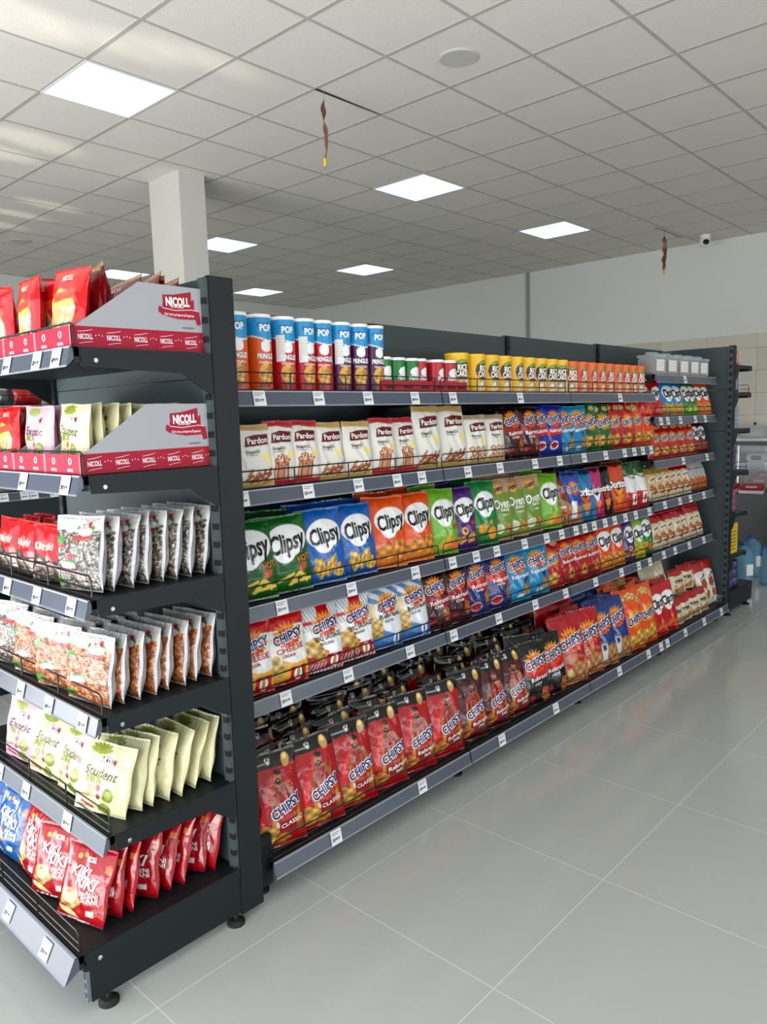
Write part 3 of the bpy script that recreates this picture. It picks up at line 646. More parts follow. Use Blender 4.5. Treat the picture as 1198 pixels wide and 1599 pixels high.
kind('dor_black', .165, .27, .06, dorit((26,26,28),(200,40,30)), 'black tortilla chips bag')
kind('dor_orange', .20, .285, .06, dorit((214,84,28),(240,150,40)), 'orange tortilla chips bag')
kind('brownchips', .13, .25, .055, chipsy((128,62,44), pre=[('W',.5,.05,5,0,(176,128,90),1),('R',.15,.22,.7,.28,(190,30,30)),('R',.2,.34,.7,.38,(236,236,236))], cx=.5, cv=.7, s=.85), 'narrow brown and red crisps bag')
kind('midblue', .15, .265, .055, chipsy((30,80,160), pre=[('W',.35,.04,5,0,(176,130,90),1),('R',.35,.1,.62,.42,(226,228,232)),('W',.9,.02,4,0,(24,60,130),-1)], cx=.55, cv=.66, s=.85), 'blue and tan crisps bag')
kind('cup', .155, .27, .055, ([('bg',(232,232,230)),('W',.66,.03,6,0,(44,92,52),-1),('W',.34,.01,5,0,(196,24,34),1),('R',.55,.08,.85,.32,(236,236,236)),('E',.7,.2,.06,.14,(190,40,40)),('E',.3,.78,.14,.1,(120,160,80))],
     [('Chips',.6,.7,.14,.5,WH,dict(bold=.03,rot=.1))]), 'green, white and red football crisps bag')
def pardon(top, kindp):
    L = [('bg',(224,222,214)), ('W',.90,.01,5,0,top,-1), ('W',.10,.02,6,0,(206,180,120) if top[1] > 120 else top,1), ('E',.82,.47,.15,.10,(240,224,150))]
    if kindp == 'sticks':
        for k in range(13):
            a = .55+.5*math.sin(k*2.3); x0 = .16+.05*k; v0 = .12+.05*math.sin(k*1.7); dx, dv = .24*math.cos(a), .24*math.sin(a)/1.5; px, pv = -.020*math.sin(a), .020*math.cos(a)/1.5
            for g_, c_ in ((1.5,(120,64,30)),(1,((176,100,48),(206,134,74),(160,84,40))[k%3])): L.append(('P',[(x0-px*g_,v0-pv*g_),(x0+px*g_,v0+pv*g_),(x0+dx+px*g_,v0+dv+pv*g_),(x0+dx-px*g_,v0+dv-pv*g_)], c_))
    elif kindp == 'bunch':
        for k in range(9): x = .26+.055*k; L.append(('R',x-.022+.01*(k%2),.08,x+.026,.36,((176,104,56),(206,136,80),(150,80,40))[k%3]))
        for k in range(22): a = k*2.4; r = .028*math.sqrt(k+1)*1.9; L.append(('E',.49+r*math.cos(a),.38+r*.4*math.sin(a),.04,.035,((150,80,40),(206,140,84),(176,104,56))[k%3]))
    else:
        for k in range(9): x = .22+.28*(k%3)+.08*(k//3%2); v = .12+.09*(k//3); L += [('E',x,v,.12,.075,(176,104,50)),('E',x,v,.07,.04,(226,206,170))]
    L.append(('P',[(.24,.80),(.52,.84),(.92,.83),(.90,.67),(.60,.66),(.20,.65)],(116,20,28)))
    return L, [('Pardon',.57,.745,.15,.60,(240,236,230),dict(bold=.035,rot=.03)),('Stapići' if kindp != 'pretz' else 'Perece',.42,.57,.085,.40,(70,60,56),dict(rot=.03)),('sa susamom',.40,.52,.035,.34,(120,110,100))]
kind('par_gold', .125, .195, .042, pardon((196,166,110),'sticks'), 'cream snack stick bag with gold top', 'snack bag', 'snack_stick_bag', m_matte, res=(60,84))
kind('par_red', .12, .205, .042, pardon((190,60,66),'bunch'), 'cream snack stick bag with red top', 'snack bag', 'snack_stick_bag', m_matte, res=(60,84))
kind('par_tall', .15, .245, .045, pardon((196,166,110),'sticks'), 'tall cream snack stick bag with gold top', 'snack bag', 'snack_stick_bag', m_matte, res=(60,84))
kind('par_pretz', .135, .205, .045, pardon((176,160,130),'pretz'), 'cream mini pretzel bag', 'snack bag', 'pretzel_bag', m_matte)
# last bay
def roll(top, body, word): return [('bg',body),('W',.74,.02,5,0,top,-1),('C',.35,.36,.22,.15,(206,140,76),.5),('C',.66,.30,.2,.13,(190,112,56),-.4),('E',.5,.2,.12,.06,(150,40,34)),('W',.10,.01,6,0,(206,196,176),1),('E',.5,.60,.36,.12,(236,226,216),.3),('E',.52,.60,.28,.08,body,.3)], [(word,.5,.60,.12,.44,(120,20,34),dict(rot=.2,bold=.03,shear=.2))]
kind('roll_gold', .12, .215, .05, roll((176,140,60),(214,190,150),'7croiss'[1:]), 'cream croissant snack bag, mustard top', 'snack bag', 'croissant_snack_bag')
kind('roll_red', .12, .215, .05, roll((176,20,30),(216,200,170),'croiss'), 'cream croissant snack bag, red top', 'snack bag', 'croissant_snack_bag')
kind('roll_white', .10, .22, .05, ([('bg',(206,206,206)),('T',0,.45,1,1,(150,150,154),8,.4),('W',.42,.03,6,0,(196,110,50),1),('C',.5,.25,.3,.2,(206,120,56)),('W',.06,.01,6,0,(60,80,40),1)],[('crunch',.5,.68,.11,.5,(60,40,40),dict(rot=.2))]), 'silver-white toast snack bag, amber base', 'snack bag', 'toast_snack_bag')
def mini(top=(176,20,30)): return [('bg',(222,210,182)),('W',.72,.03,7,1,top,-1),('C',.62,.2,.2,.13,(214,160,90)),('C',.3,.14,.14,.09,(196,140,80)),('E',.2,.32,.05,.04,(110,30,30))], [('mini',.48,.52,.17,.5,(60,34,30),dict(bold=.04)),('croissant',.5,.40,.05,.4,(120,90,70))]
kind('mini', .15, .16, .055, mini(), 'small cream mini croissant bag, red top', 'snack bag', 'croissant_snack_bag')
kind('minic', .15, .19, .055, mini((206,196,166)), 'plain cream mini croissant bag', 'snack bag', 'croissant_snack_bag')
kind('tallroll', .14, .30, .06, ([('bg',(220,216,210)),('W',.78,.02,5,0,(176,18,28),-1),('C',.5,.5,.3,.25,(196,110,66)),('C',.6,.25,.26,.2,(206,120,70)),('E',.4,.12,.06,.04,(40,50,60)),('E',.5,.68,.36,.08,(236,230,226))],[('rolls',.5,.68,.13,.5,(90,30,50),dict(rot=.3,bold=.03))]), 'tall white and red croissant bag', 'snack bag', 'croissant_snack_bag')
# end gondola bags
def nic(T, cx, cv, s=.28, rot=.0): T += [('NICOLL', cx, cv, s*.30, s*.85, WH, dict(bold=.05, rot=rot, layer=2))]
def student(bg, c2, w1, w2):
    T = [(w1,.50,.60,.155,.66,(74,52,44),dict(shear=.35,bold=-.0,rot=-.05)), (w2,.36,.49,.12,.34,(140,156,50),dict(bold=.02,shear=.1))]
    nic(T, .58, .78, .3)
    L = [('bg',bg)]
    for k in range(7): a = -1.2+.4*k; L.append(('E',.38+.13*math.cos(a+PI/2),.86+.06*math.sin(a+PI/2),.10,.03,c2,a+PI/2))
    L += [('P',[(.44,.82),(.74,.80),(.74,.73),(.44,.75)],(140,24,56)), ('E',.68,.31,.11,.12,(122,136,42)), ('E',.68,.31,.07,.075,(160,170,84)), ('E',.30,.33,.06,.11,(206,140,100),-.5),('E',.30,.33,.03,.08,(226,176,130),-.5),('E',.46,.38,.05,.055,(156,90,80)),('E',.50,.27,.05,.05,(136,50,50)),('E',.62,.10,.12,.10,(126,140,40)),('P',[(.14,.16),(.40,.10),(.40,.06),(.14,.12)],(176,50,60)),('E',.20,.22,.05,.06,(226,180,140))]
    return L, T
kind('student', .165, .185, .05, student((214,210,170),(140,150,50),'Student','MIX'), 'pale yellow student mix nut bag', 'nut bag', 'nut_mix_bag', m_matte, res=(76,86), crumple=.003)
kind('exotic', .165, .185, .05, student((214,174,190),(150,160,90),'Exotic','MIX'), 'pale pink exotic nut mix bag', 'nut bag', 'nut_mix_bag', m_matte, crumple=.003)
def clearbag(c1, c2, dens, el, top=(222,222,222)):
    L = [('bg',(190,188,184)), ('N',.0,.02,1,.80,c1,c2,dens,el), ('N',.25,.78,.75,.80,(230,230,230),(200,200,200),60,1)]
    L += [('E',.66,.83,.18,.07,(84,140,60)), ('E',.66,.79,.16,.06,(236,236,230)), ('P',[(.56,.90),(.78,.92),(.76,.84),(.54,.83)],(176,26,50)), ('P',[(.44,.72),(.80,.74),(.80,.69),(.44,.67)],(190,60,60)),
          ('E',.36,.36,.15,.07,(80,136,60)), ('E',.36,.33,.14,.05,(228,228,222)), ('P',[(.3,.48),(.44,.48),(.44,.41),(.3,.41)],(176,26,50)), ('P',[(.30,.28),(.62,.26),(.62,.22),(.30,.24)],(180,40,44)),
          ('E',.14,.66,.11,.06,(84,140,60)), ('P',[(.05,.6),(.26,.6),(.26,.56),(.05,.56)],(190,60,60)), ('E',.16,.12,.12,.06,(84,140,60)), ('R',.955,0,1,1,(204,204,207))]
    T = []; nic(T, .67, .88, .24, .1)
    return L, T
kind('seeds', .175, .19, .042, clearbag((196,190,178),(78,68,58),520,3.0), 'clear bag of striped sunflower seeds', 'seed bag', 'seed_bag', m_clear, backcol=(200,200,203), full=9, boxy=.42, ft=.9, res=(80,84))
kind('peanuts', .175, .18, .042, clearbag((206,146,94),(136,76,40),330,1.7), 'clear bag of roasted peanuts', 'nut bag', 'peanut_bag', m_clear, backcol=(200,200,203), full=9, boxy=.42, ft=.9, res=(80,84))
kind('redpack', .13, .155, .045, ([('bg',(206,26,36)),('W',.42,.06,6,0,(90,70,60),1),('N',0,0,1,.30,(150,130,110),(70,60,54),150,2),('E',.5,.62,.3,.12,(236,90,90))],[('Kikiriki',.5,.62,.14,.6,(250,220,200),dict(bold=.03,shear=.2))]), 'small red peanut packet with dark base', 'nut bag', 'peanut_bag')
def keni(bg, food):
    T = [('KIKI',.44,.67,.16,.42,WH,dict(bold=.04,shear=.2,rot=-.06)), ('RIKI',.60,.55,.17,.46,WH,dict(bold=.04,shear=.2,rot=-.06)), ('PEČENI',.70,.40,.07,.34,WH,dict(bold=.02)), ('SLANI',.72,.335,.07,.3,WH,dict(bold=.02))]
    nic(T, .58, .84, .24)
    return [('bg',bg),('E',.3,.84,.05,.04,(236,170,80)),('E',.42,.87,.045,.035,(236,160,70)),('C',.30,.30,.22,.17,food),('E',.3,.3,.12,.08,tuple(min(255,int(c*1.15)) for c in food)),('P',[(.86,.80),(.98,.78),(.97,.70),(.86,.72)],(206,120,60)),('E',.28,.10,.24,.05,(200,206,150),-.3),('R',.66,.12,.80,.20,(230,220,220)),('W',.04,.01,6,0,tuple(int(c*.8) for c in bg),1)], T
kind('kenired', .16, .19, .05, keni((168,18,34),(226,186,130)), 'glossy red roasted peanut bag', 'nut bag', 'peanut_bag', res=(76,86), crumple=.0027)
kind('keniblue', .16, .19, .05, keni((34,96,158),(206,130,100)), 'glossy blue roasted peanut bag', 'nut bag', 'peanut_bag', crumple=.0027)
kind('wheat', .165, .19, .05, ([('bg',(206,26,34)),('W',.78,.02,5,0,(206,20,28),-1),('E',.45,.42,.4,.34,(232,196,120)),('N',.15,.05,.85,.5,(236,226,206),(206,170,120),130,1.6),('E',.35,.62,.18,.14,(180,190,90)),('P',[(.2,.66),(.85,.72),(.85,.60),(.2,.55)],(226,90,70))],
     [('NICOLL',.5,.87,.08,.34,(250,220,210),dict(bold=.03))]), 'red-topped corn snack bag', 'snack bag', 'corn_snack_bag')
kind('darkred', .165, .19, .05, ([('bg',(140,14,32)),('R',0,.94,1,1,(200,170,120)),('P',[(.1,.2),(.4,.5),(.9,.3),(.8,.1)],(206,110,50)),('E',.5,.28,.2,.1,(226,190,90)),('R',0,0,1,.06,(200,170,120))],
     [('NICOLL',.5,.84,.08,.34,(240,220,220),dict(bold=.03))]), 'crimson snack bag, tan seal', 'snack bag', 'corn_snack_bag')

_M = {}
def mesh_of(key, var=0):
    kk = (key, var)
    if kk not in _M:
        K = KIND[key]; kw = dict(K['kw'])
        _M[kk] = bag_mesh(K['name'], K['w'], K['h'], K['t'], K['L'], K['T'], m=K['m'], seed=var*7+len(key)*3, slump=(0,.03,-.02)[var], **kw)
    return _M[kk]
ORD = ['','first','second','third','fourth','fifth','sixth','seventh','eighth','ninth','tenth','eleventh','twelfth','thirteenth','fourteenth','fifteenth','sixteenth','seventeenth','eighteenth','nineteenth','twentieth','twenty-first','twenty-second','twenty-third','twenty-fourth','twenty-fifth','twenty-sixth']
NB = 0
def bag(key, x, y, z, face=0., tilt=.2, yaw=0., roll=0., label='', group=None, sc_=1., var=None):
    """face: 0 looks towards -Y, -pi/2 looks towards -X.  tilt leans the top backwards."""
    global NB
    NB += 1
    K = KIND[key]; v = (NB*5+len(key)) % 3 if var is None else var
    o = link(K['name'], mesh_of(key, v), None)
    zz = z + K['t']*.5*math.sin(abs(tilt))*.6
    o.matrix_world = Matrix.Translation((x, y, zz)) @ Matrix.Rotation(face+yaw, 4, 'Z') @ Matrix.Rotation(-tilt, 4, 'X') @ Matrix.Rotation(roll, 4, 'Y') @ Matrix.Scale(sc_, 4)
    tag(o, label, K['cat'], group); return o
rj = random.Random(42)
J = lambda a: rj.uniform(-a, a)

# ---- long run rows: (kind, x) list per shelf
ROWS = {
 2: ('second shelf', 1.245, 1.868, [('par_gold',1.33),('par_gold',1.45),('par_red',1.548),('par_red',1.648),('par_gold',1.765),('par_gold',1.895),('par_red',2.028),('par_red',2.160),('par_tall',2.296),('par_tall',2.462),('par_pretz',2.610),('par_pretz',2.748),('chili',2.885),('chili',3.003),('navychips',3.115),('navychips',3.225),('cyan',3.335),('cyan',3.45),('greenchips',3.595),('greenchips',3.735),('redchips',3.88),('redchips',4.02),('orchips',4.15),('orchips',4.29)]),
 3: ('third shelf', .890, 1.872, [('cl_green',1.405),('cl_green',1.555),('cl_blue',1.722),('cl_blue',1.883),('cl_orange',2.049),('cl_orange',2.213),('cl_lime',2.373),('cl_purple',2.515),('cl_pist',2.654),('oven',2.789),('oven',2.918),('oven',3.055),('cl_lime',3.20),('brownchips',3.326),('midblue',3.428),('dor_cyan',3.546),('dor_pink',3.685),('dor_black',3.790),('dor_orange',3.935),('cup',4.085),('cup',4.225)]),
 4: ('fourth shelf', .592, 1.868, [('cheese',1.39),('cheese',1.532),('bbq',1.697),('bbq',1.861),('grill',2.018),('grill',2.178),('chili',2.318),('chili',2.456),('ketchup',2.603),('ketchup',2.755),('cyan',2.918),('cyan',3.083),('redchips',3.234),('redreb',3.365),('redreb',3.492),('redreb',3.633),('cl_orange',3.774),('cl_orange',3.926),('cl_purple',4.075),('cl_yel',4.19),('cl_pist',4.30)]),
 5: ('lowest shelf', .125, 1.765, [('classic',1.40),('classic',1.568),('classic',1.735),('salt',1.898),('salt',2.062),('salt',2.235),('maroon',2.405),('maroon',2.570),('maroon',2.735),('hot',2.905),('hot',3.075),('bigred',3.255),('bigred',3.425),('bigblue',3.585),('bigblue',3.750),('bigorange',3.925),('bigorange',4.105),('cl_red',4.270),('cl_red',4.415)]),
}
for r, (rn, z, y, items) in ROWS.items():
    for i, (k, x) in enumerate(items):
        K = KIND[k]
        yaw = {2:-.10, 3:-.16, 4:-.14, 5:-.20}[r]+J(.04); tilt = {2:.10, 3:.17, 4:.17, 5:.22}[r]+J(.02)
        if k == 'par_tall': tilt = .06
        lab = '%s, %s from near end, long run %s' % (K['label'], ORD[i+1], rn)
        sc_ = .92 if (r == 4 and k.startswith('cl_')) else 1.
        if r == 4 and k.startswith('cl_'): lab = '%s, %s from near end, long run %s' % (K['label'].split(',')[0], ORD[i+1], rn)
        bag(k, x, y+(.012 if k == 'par_tall' else 0)+J(.004), z+.001, 0, tilt, yaw, J(.03), lab, 'bags in front on the %s of the long run' % rn, sc_)
        # bags behind the front one
        nb = {2:1, 3:1, 4:1, 5:4}[r]
        for d in range(1, nb+1):
            if r == 5 and i >= 13 and d > 2: continue
            dy = {2:.09, 3:.10, 4:.09, 5:.082}[r]*d
            kb = k if rj.random() < .85 else items[max(0, i-1)][0]
            if r == 5 and i < 10: kb = k if d < 3 else ('maroon' if i > 3 else 'salt')
            xb = x+.03*d*(1 if r == 5 else .8)+J(.012)
            if xb < 1.42: xb = 1.42
            bl = {'cl_green':'dark green','cl_blue':'blue'}.get(kb, KIND[kb]['label'].split(' ')[0])
            lb = '%s %s, %s row behind %s front bag, long run %s' % (bl if ',' not in bl else bl.strip(','), 'snack bag' if 'par' in kb else 'crisps bag', ORD[d+1], ORD[i+1], rn)
            bag(kb, xb, y+dy, z+.001+({5:.012*d, 3:.018, 2:.0, 4:.0}[r]), 0, tilt*(.9-.12*d)+J(.10 if r == 5 else .04), yaw*.6+J(.22 if r == 5 else .1), J(.13 if r == 5 else .06), lb, 'bags behind on the %s of the long run' % rn, .97)
# ---- last bay
LB = [('upper second shelf', 1.405, [('cl_red',4.27,.72),('cl_red',4.43,.72),('cl_small_blue',4.60,1),('cl_small_blue',4.74,1),('cl_small_green',4.87,1),('cl_small_green',4.97,1),('cl_orange',5.08,.8),('cl_orange',5.20,.8)]),
      ('third shelf', 1.153, [('redchips',4.42,.86),('redchips',4.56,.86),('redchips',4.69,.86),('redchips',4.82,.86),('redchips',4.95,.86),('cl_maroon',5.06,.95),('cl_maroon',5.18,.95)]),
      ('fourth shelf', .905, [('roll_gold',4.40,1),('roll_gold',4.50,1),('roll_gold',4.60,1),('roll_red',4.70,1),('roll_red',4.80,1),('roll_red',4.90,1),('roll_white',4.99,1),('roll_white',5.06,1),('roll_white',5.13,1),('roll_white',5.20,1)]),
      ('fifth shelf', .603, [('roll_red',4.46,1),('roll_red',4.57,1),('roll_red',4.68,1),('roll_red',4.79,1),('roll_red',4.90,1),('roll_red',5.02,1),('roll_red',5.13,1)])]
for rn, z, items in LB:
    for i, (k, x, s) in enumerate(items):
        K = KIND[k]
        bag(k, x, 1.868+J(.004), z+.001, 0, .24+J(.03), -.15+J(.05), J(.04), '%s, %s from left, last bay %s' % (K['label'], ORD[i+1], rn), 'bags on the %s of the last bay' % rn, s)
        if z < 1:
            bag(k, x+.03, 1.955, z+.001, 0, .15, -.1+J(.06), J(.04), '%s behind %s bag, last bay %s' % (K['label'].split(',')[0], ORD[i+1], rn), 'bags behind on the %s of the last bay' % rn, s)
low = [('mini',4.56,0,0),('mini',4.70,0,0),('mini',4.84,0,0),('mini',4.98,0,0),('minic',4.50,.14,.16),('minic',4.66,.15,.17),('mini',4.80,.09,.14),('mini',4.94,.09,.145),('mini',5.07,.09,.145),('minic',4.74,.25,.20),('tallroll',5.13,.03,0),('tallroll',5.23,.03,0)]
for i, (k, x, dy, dz) in enumerate(low):
    K = KIND[k]; row_ = 'front row' if dz == 0 else 'piled on top'
    bag(k, x, 1.772+dy, .127+dz, 0, .3+J(.05), -.15+J(.1), J(.08), '%s, %s, %s in last bay base pile' % (K['label'], row_, ORD[i+1]), 'croissant bags on the lowest shelf of the last bay')
for i, x in enumerate((4.62, 4.78, 4.94)):
    bag('mini', x, 1.90, .127, 0, .2, -.1, 0, 'small cream mini croissant bag hidden under the pile, %s of three' % ORD[i+1], 'croissant bags under the pile')
# clear plastic boxes on the top shelf of the last bay
m_cplas = mat('clear_plastic', (200,206,210), .08, alpha=.4, spec=.6)
for i, x in enumerate((4.42, 4.60, 4.78, 4.95, 5.11)):
    t = thing('clear_box', 'clear plastic snack box, white label, %s from left, last bay top' % ORD[i+1], 'plastic box', (x, 1.905, 1.652), -.12, 'clear boxes on the top shelf of the last bay')
    obj('box_body', B(-.068,.068,-.055,.055,0,.098), m_cplas, t, bevel=.008)
    obj('lid', B(-.072,.072,-.06,.06,.098,.116), m_cplas, t, bevel=.006)
    obj('lid_handle', B(-.05,.05,-.02,.02,.116,.132), m_cplas, t, bevel=.006)
    obj('contents', B(-.062,.062,-.048,.048,.003,.075), mat('biscuit_contents', (120,84,56), .7, noise=.5, nscale=60), t, bevel=.006)
    V = [[-.045,-.0565,.022],[.04,-.0565,.022],[.04,-.0565,.088],[-.045,-.0565,.088]]; F = [(0,1,2,3)]; cols = [(226,226,222)]*4
    for s, zz, hh, ww, c in (('- - -',.072,.010,.05,(60,50,50)),('- -',.055,.010,.03,(90,40,40)),('- - - - -',.038,.006,.06,(110,110,110))):
        q, tt = place_text(s, 0, zz, hh, ww, .03, 0, 0); b = len(V); V.extend([[p[0], -.0572, p[1]] for p in q]); F.extend([tuple(b+k for k in f) for f in tt]); cols.extend([c]*len(q))
    link('paper_label', raw_mesh('paper_label', V, F, cols, m_print, False), None, t)

# ---- tubes and canisters on the top shelf
def stack_can(main, lab_text):
    blue = (44,156,206)
    L = [('bg',main),('W',.70,.03,5,1.5,blue,-1),('W',.695,.03,5,1.5,(230,240,245),-1),('W',.712,.03,5,1.5,blue,-1),
         ('R',.26,.85,.74,.90,(40,120,170)), ('E',.5,.60,.15,.15,(240,240,240)), ('E',.48,.25,.2,.24,(232,178,70)),('C',.50,.20,.17,.20,(240,192,90),.5),('C',.62,.30,.1,.12,(222,150,60),.2),('E',.42,.08,.16,.06,(150,60,30)),
         ('W',.02,.0,1,0,tuple(int(c*.8) for c in main),1)]
    T = [('POP',.5,.84,.17,.34,(236,240,244),dict(bold=.06,rot=.03)),('PRINGLES',.5,.47,.13,.50,(20,20,30),dict(off=.05,bold=.05,layer=.5)),('PRINGLES',.5,.47,.13,.50,(246,246,246),dict(bold=.05,layer=2)),(lab_text,.5,.385,.06,.4,(250,240,230),dict(bold=.02))]
    return L, T
CAN = {}
for nme, c, tx in (('orange',(222,104,30),'PAPRIKA'),('red',(196,20,44),'ORIGINAL'),('purple',(92,30,88),'TEXAS BBQ')):
    L, T = stack_can(c, tx); CAN[nme] = can_mesh('can_body', .0385, .232, L, T, na=120, nz=90)
lidm = None
def can(key, x, y, z, label, group, r, h, rot=0, lidcol=None, cat='crisps can', name='crisps_can'):
    t = thing(name, label, cat, (x, y, z), rot, group)
    link('can_body', CAN[key], None, t)
    l = link('lid', LIDS[(r,h)], None, t); return t
LIDS = {}
def mklid(r, h, m): 
    bm = lathe(bmesh.new(), [(r+.0008,h-.006),(r+.0012,h+.001),(r+.0002,h+.004),(r-.003,h+.004),(r-.004,h+.002)], 40)
    me = bpy.data.meshes.new('lid'); bm.to_mesh(me); bm.free(); me.materials.append(m)
    LIDS[(r,h)] = me
mklid(.0385, .232, m_lid)
tall = [('orange',1.43,-.35),('orange',1.523,-.05),('red',1.620,-.25),('red',1.705,-.02),('red',1.785,-.42),('purple',1.873,-.15),('purple',1.960,-.40),('purple',2.042,-.12)]
for i, (k, x, r_) in enumerate(tall):
    lab = '%s tall crisps can with blue top, %s from left on the top shelf' % (k, ORD[i+1])
    can(k, x, 1.918, 1.5405, lab, 'tall crisps cans on the top shelf', .0385, .232, r_)
    if i in (2, 3, 5):
        # white paper sticker wrapped round the can
        n = 10; V = []; F = []; a0, a1 = -.55-r_*.0, .15
        for j in range(n+1):
            a = -1.05+.75*j/n
            for zz in (.095, .178): V.append([.0394*math.sin(a), -.0394*math.cos(a), zz])
        F = [(2*j, 2*j+2, 2*j+3, 2*j+1) for j in range(n)]
        cols = [(228,228,224)]*len(V)
        def sf(x_, z_, o_): a = x_/.0394-.675; return np.stack([(.0398)*np.sin(a), -(.0398)*np.cos(a), z_], -1)
        for kk in range(7):
            q, tt = place_text('-- --- -- ----', 0, .166-.0095*kk, .004, .024, .02, 0, 0); b = len(V); V.extend(sf(q[:,0], q[:,1], 0).tolist()); F.extend([tuple(b+k_ for k_ in f) for f in tt]); cols.extend([(150,150,150)]*len(q))
        par = [o for o in C.objects if o.name.startswith('crisps_can') and o.parent is None][-1]
        link('paper_sticker', raw_mesh('paper_sticker', V, F, cols, m_print), None, par)
def small_can(main):
    return [('bg',main),('W',.10,.0,1,0,(230,230,230),-1),('W',.94,0,1,0,main,1),('E',.5,.42,.26,.24,(240,240,240)),('R',.0,.0,1,.02,main)], [('PRINGLES',.5,.20,.15,.55,(246,246,246),dict(bold=.05))]
for nme, c in (('sgreen',(30,130,50)),('sred',(190,24,40))):
    L = [('bg',c),('E',.56,.60,.24,.16,(240,240,240)),('C',.86,.44,.1,.16,(232,178,70))]; CAN[nme] = can_mesh('can_body', .036, .120, L, [('PRINGLES',.56,.42,.14,.56,(246,246,246),dict(bold=.05))], na=72, nz=30)
mklid(.036, .120, m_lid)
m_tray = mat('red_card_tray', (170,24,34), .55, noise=.03)
def tray(x0, x1, label):
    t = thing('card_tray', label, 'cardboard tray', ((x0+x1)/2, 1.918, 1.541), 0, 'red trays on the top shelf'); w = (x1-x0)/2
    bm = B(-w,w,-.045,.045,0,.003); box(bm,-w,w,-.047,-.045,0,.042); box(bm,-w,w,.045,.047,0,.042); box(bm,-w-.002,-w,-.047,.047,0,.042); box(bm,w,w+.002,-.047,.047,0,.042)
    obj('tray_body', bm, m_tray, t)
    V, F, cols = [], [], []
    for k in range(3):
        q, tt = place_text('PRINGLES', -w+w*2*(k+.5)/3, .021, .013, .05, .04, 0, 0); b = len(V); V.extend([[p[0], -.0478, p[1]] for p in q]); F.extend([tuple(b+k_ for k_ in f) for f in tt]); cols.extend([(90,14,20)]*len(q))
    link('printed_name', raw_mesh('printed_name', V, F, cols, m_print, False), None, t)
tray(2.035, 2.325, 'red cardboard tray holding three green and one red small can')
tray(2.335, 2.545, 'red cardboard tray holding the last small red cans')
for i, (k, x) in enumerate((('sgreen',2.085),('sgreen',2.162),('sgreen',2.240),('sred',2.322-.037),('sred',2.395),('sred',2.475))):
    if i == 3: x = 2.318-.03
    can(k, x, 1.918, 1.5455, '%s small crisps can in a red tray, %s of the six small ones' % (k[1:], ORD[i+1]), 'small crisps cans on the top shelf', .036, .120, (-.2,.1,-.15,.15,.2,-.1)[i])
for i, (k, x) in enumerate((('sgreen',2.10),('sgreen',2.18),('sgreen',2.26))):
    can(k, x+.01, 2.02, 1.541, 'green small crisps can standing behind the tray, %s of three' % ORD[i+1], 'small cans behind the tray', .036, .120, 0)
def rice(bgc, lab, oval):
    L = [('bg',bgc),('E',.53,.60,.27,.27,oval),('P',[(.36,.82),(.72,.88),(.72,.79),(.36,.75)],(120,170,40)),('N',.36,.10,.78,.36,(236,224,196),(186,160,120),120,1),('W',.07,.0,1,0,tuple(int(c*.8) for c in bgc),1)]
    T = [('RICE',.53,.66,.15,.30,(244,240,226),dict(bold=.05)),('CAKES',.52,.50,.15,.38,(244,240,226),dict(bold=.05))]
    return L, T
L, T = rice((236,190,20), '', (70,30,24)); CAN['ryel'] = can_mesh('can_body', .049, .158, L, T, na=110, nz=60)
L, T = rice((228,112,20), '', (176,24,30)); CAN['ror'] = can_mesh('can_body', .049, .155, L, T, na=110, nz=60)
mklid(.049, .158, mat('yellow_card_top', (230,184,30), .5)); mklid(.049, .155, mat('orange_card_top', (222,104,24), .5))
def ricecan(key, x, y, rot, lab, g, h):
    t = thing('rice_cake_pack', lab, 'rice cakes', (x, y, 1.5405), rot, g); link('pack_body', CAN[key], None, t); link('pack_top', LIDS[(.049,h)], None, t)
for i, x in enumerate((2.555,2.675,2.775,2.875,2.975,3.075,3.175,3.275,3.375)):
    ricecan('ryel', x, 1.93, (-.45,.0,-.1,-.2,.05,-.1,-.3,-.35,-.6)[i], 'yellow rice cake pack, %s from the red trays, top shelf' % ORD[i+1], 'yellow rice cake packs', .158)
for i, x in enumerate((3.475,3.575,3.675,3.773,3.872,3.97,4.068,4.166,4.262)):
    ricecan('ror', x, 1.93, (-.5,-.05,.1,.0,-.1,.05,-.1,-.2,-.3)[i], 'orange rice cake pack, %s after the yellow ones, top shelf' % ORD[i+1], 'orange rice cake packs', .155)

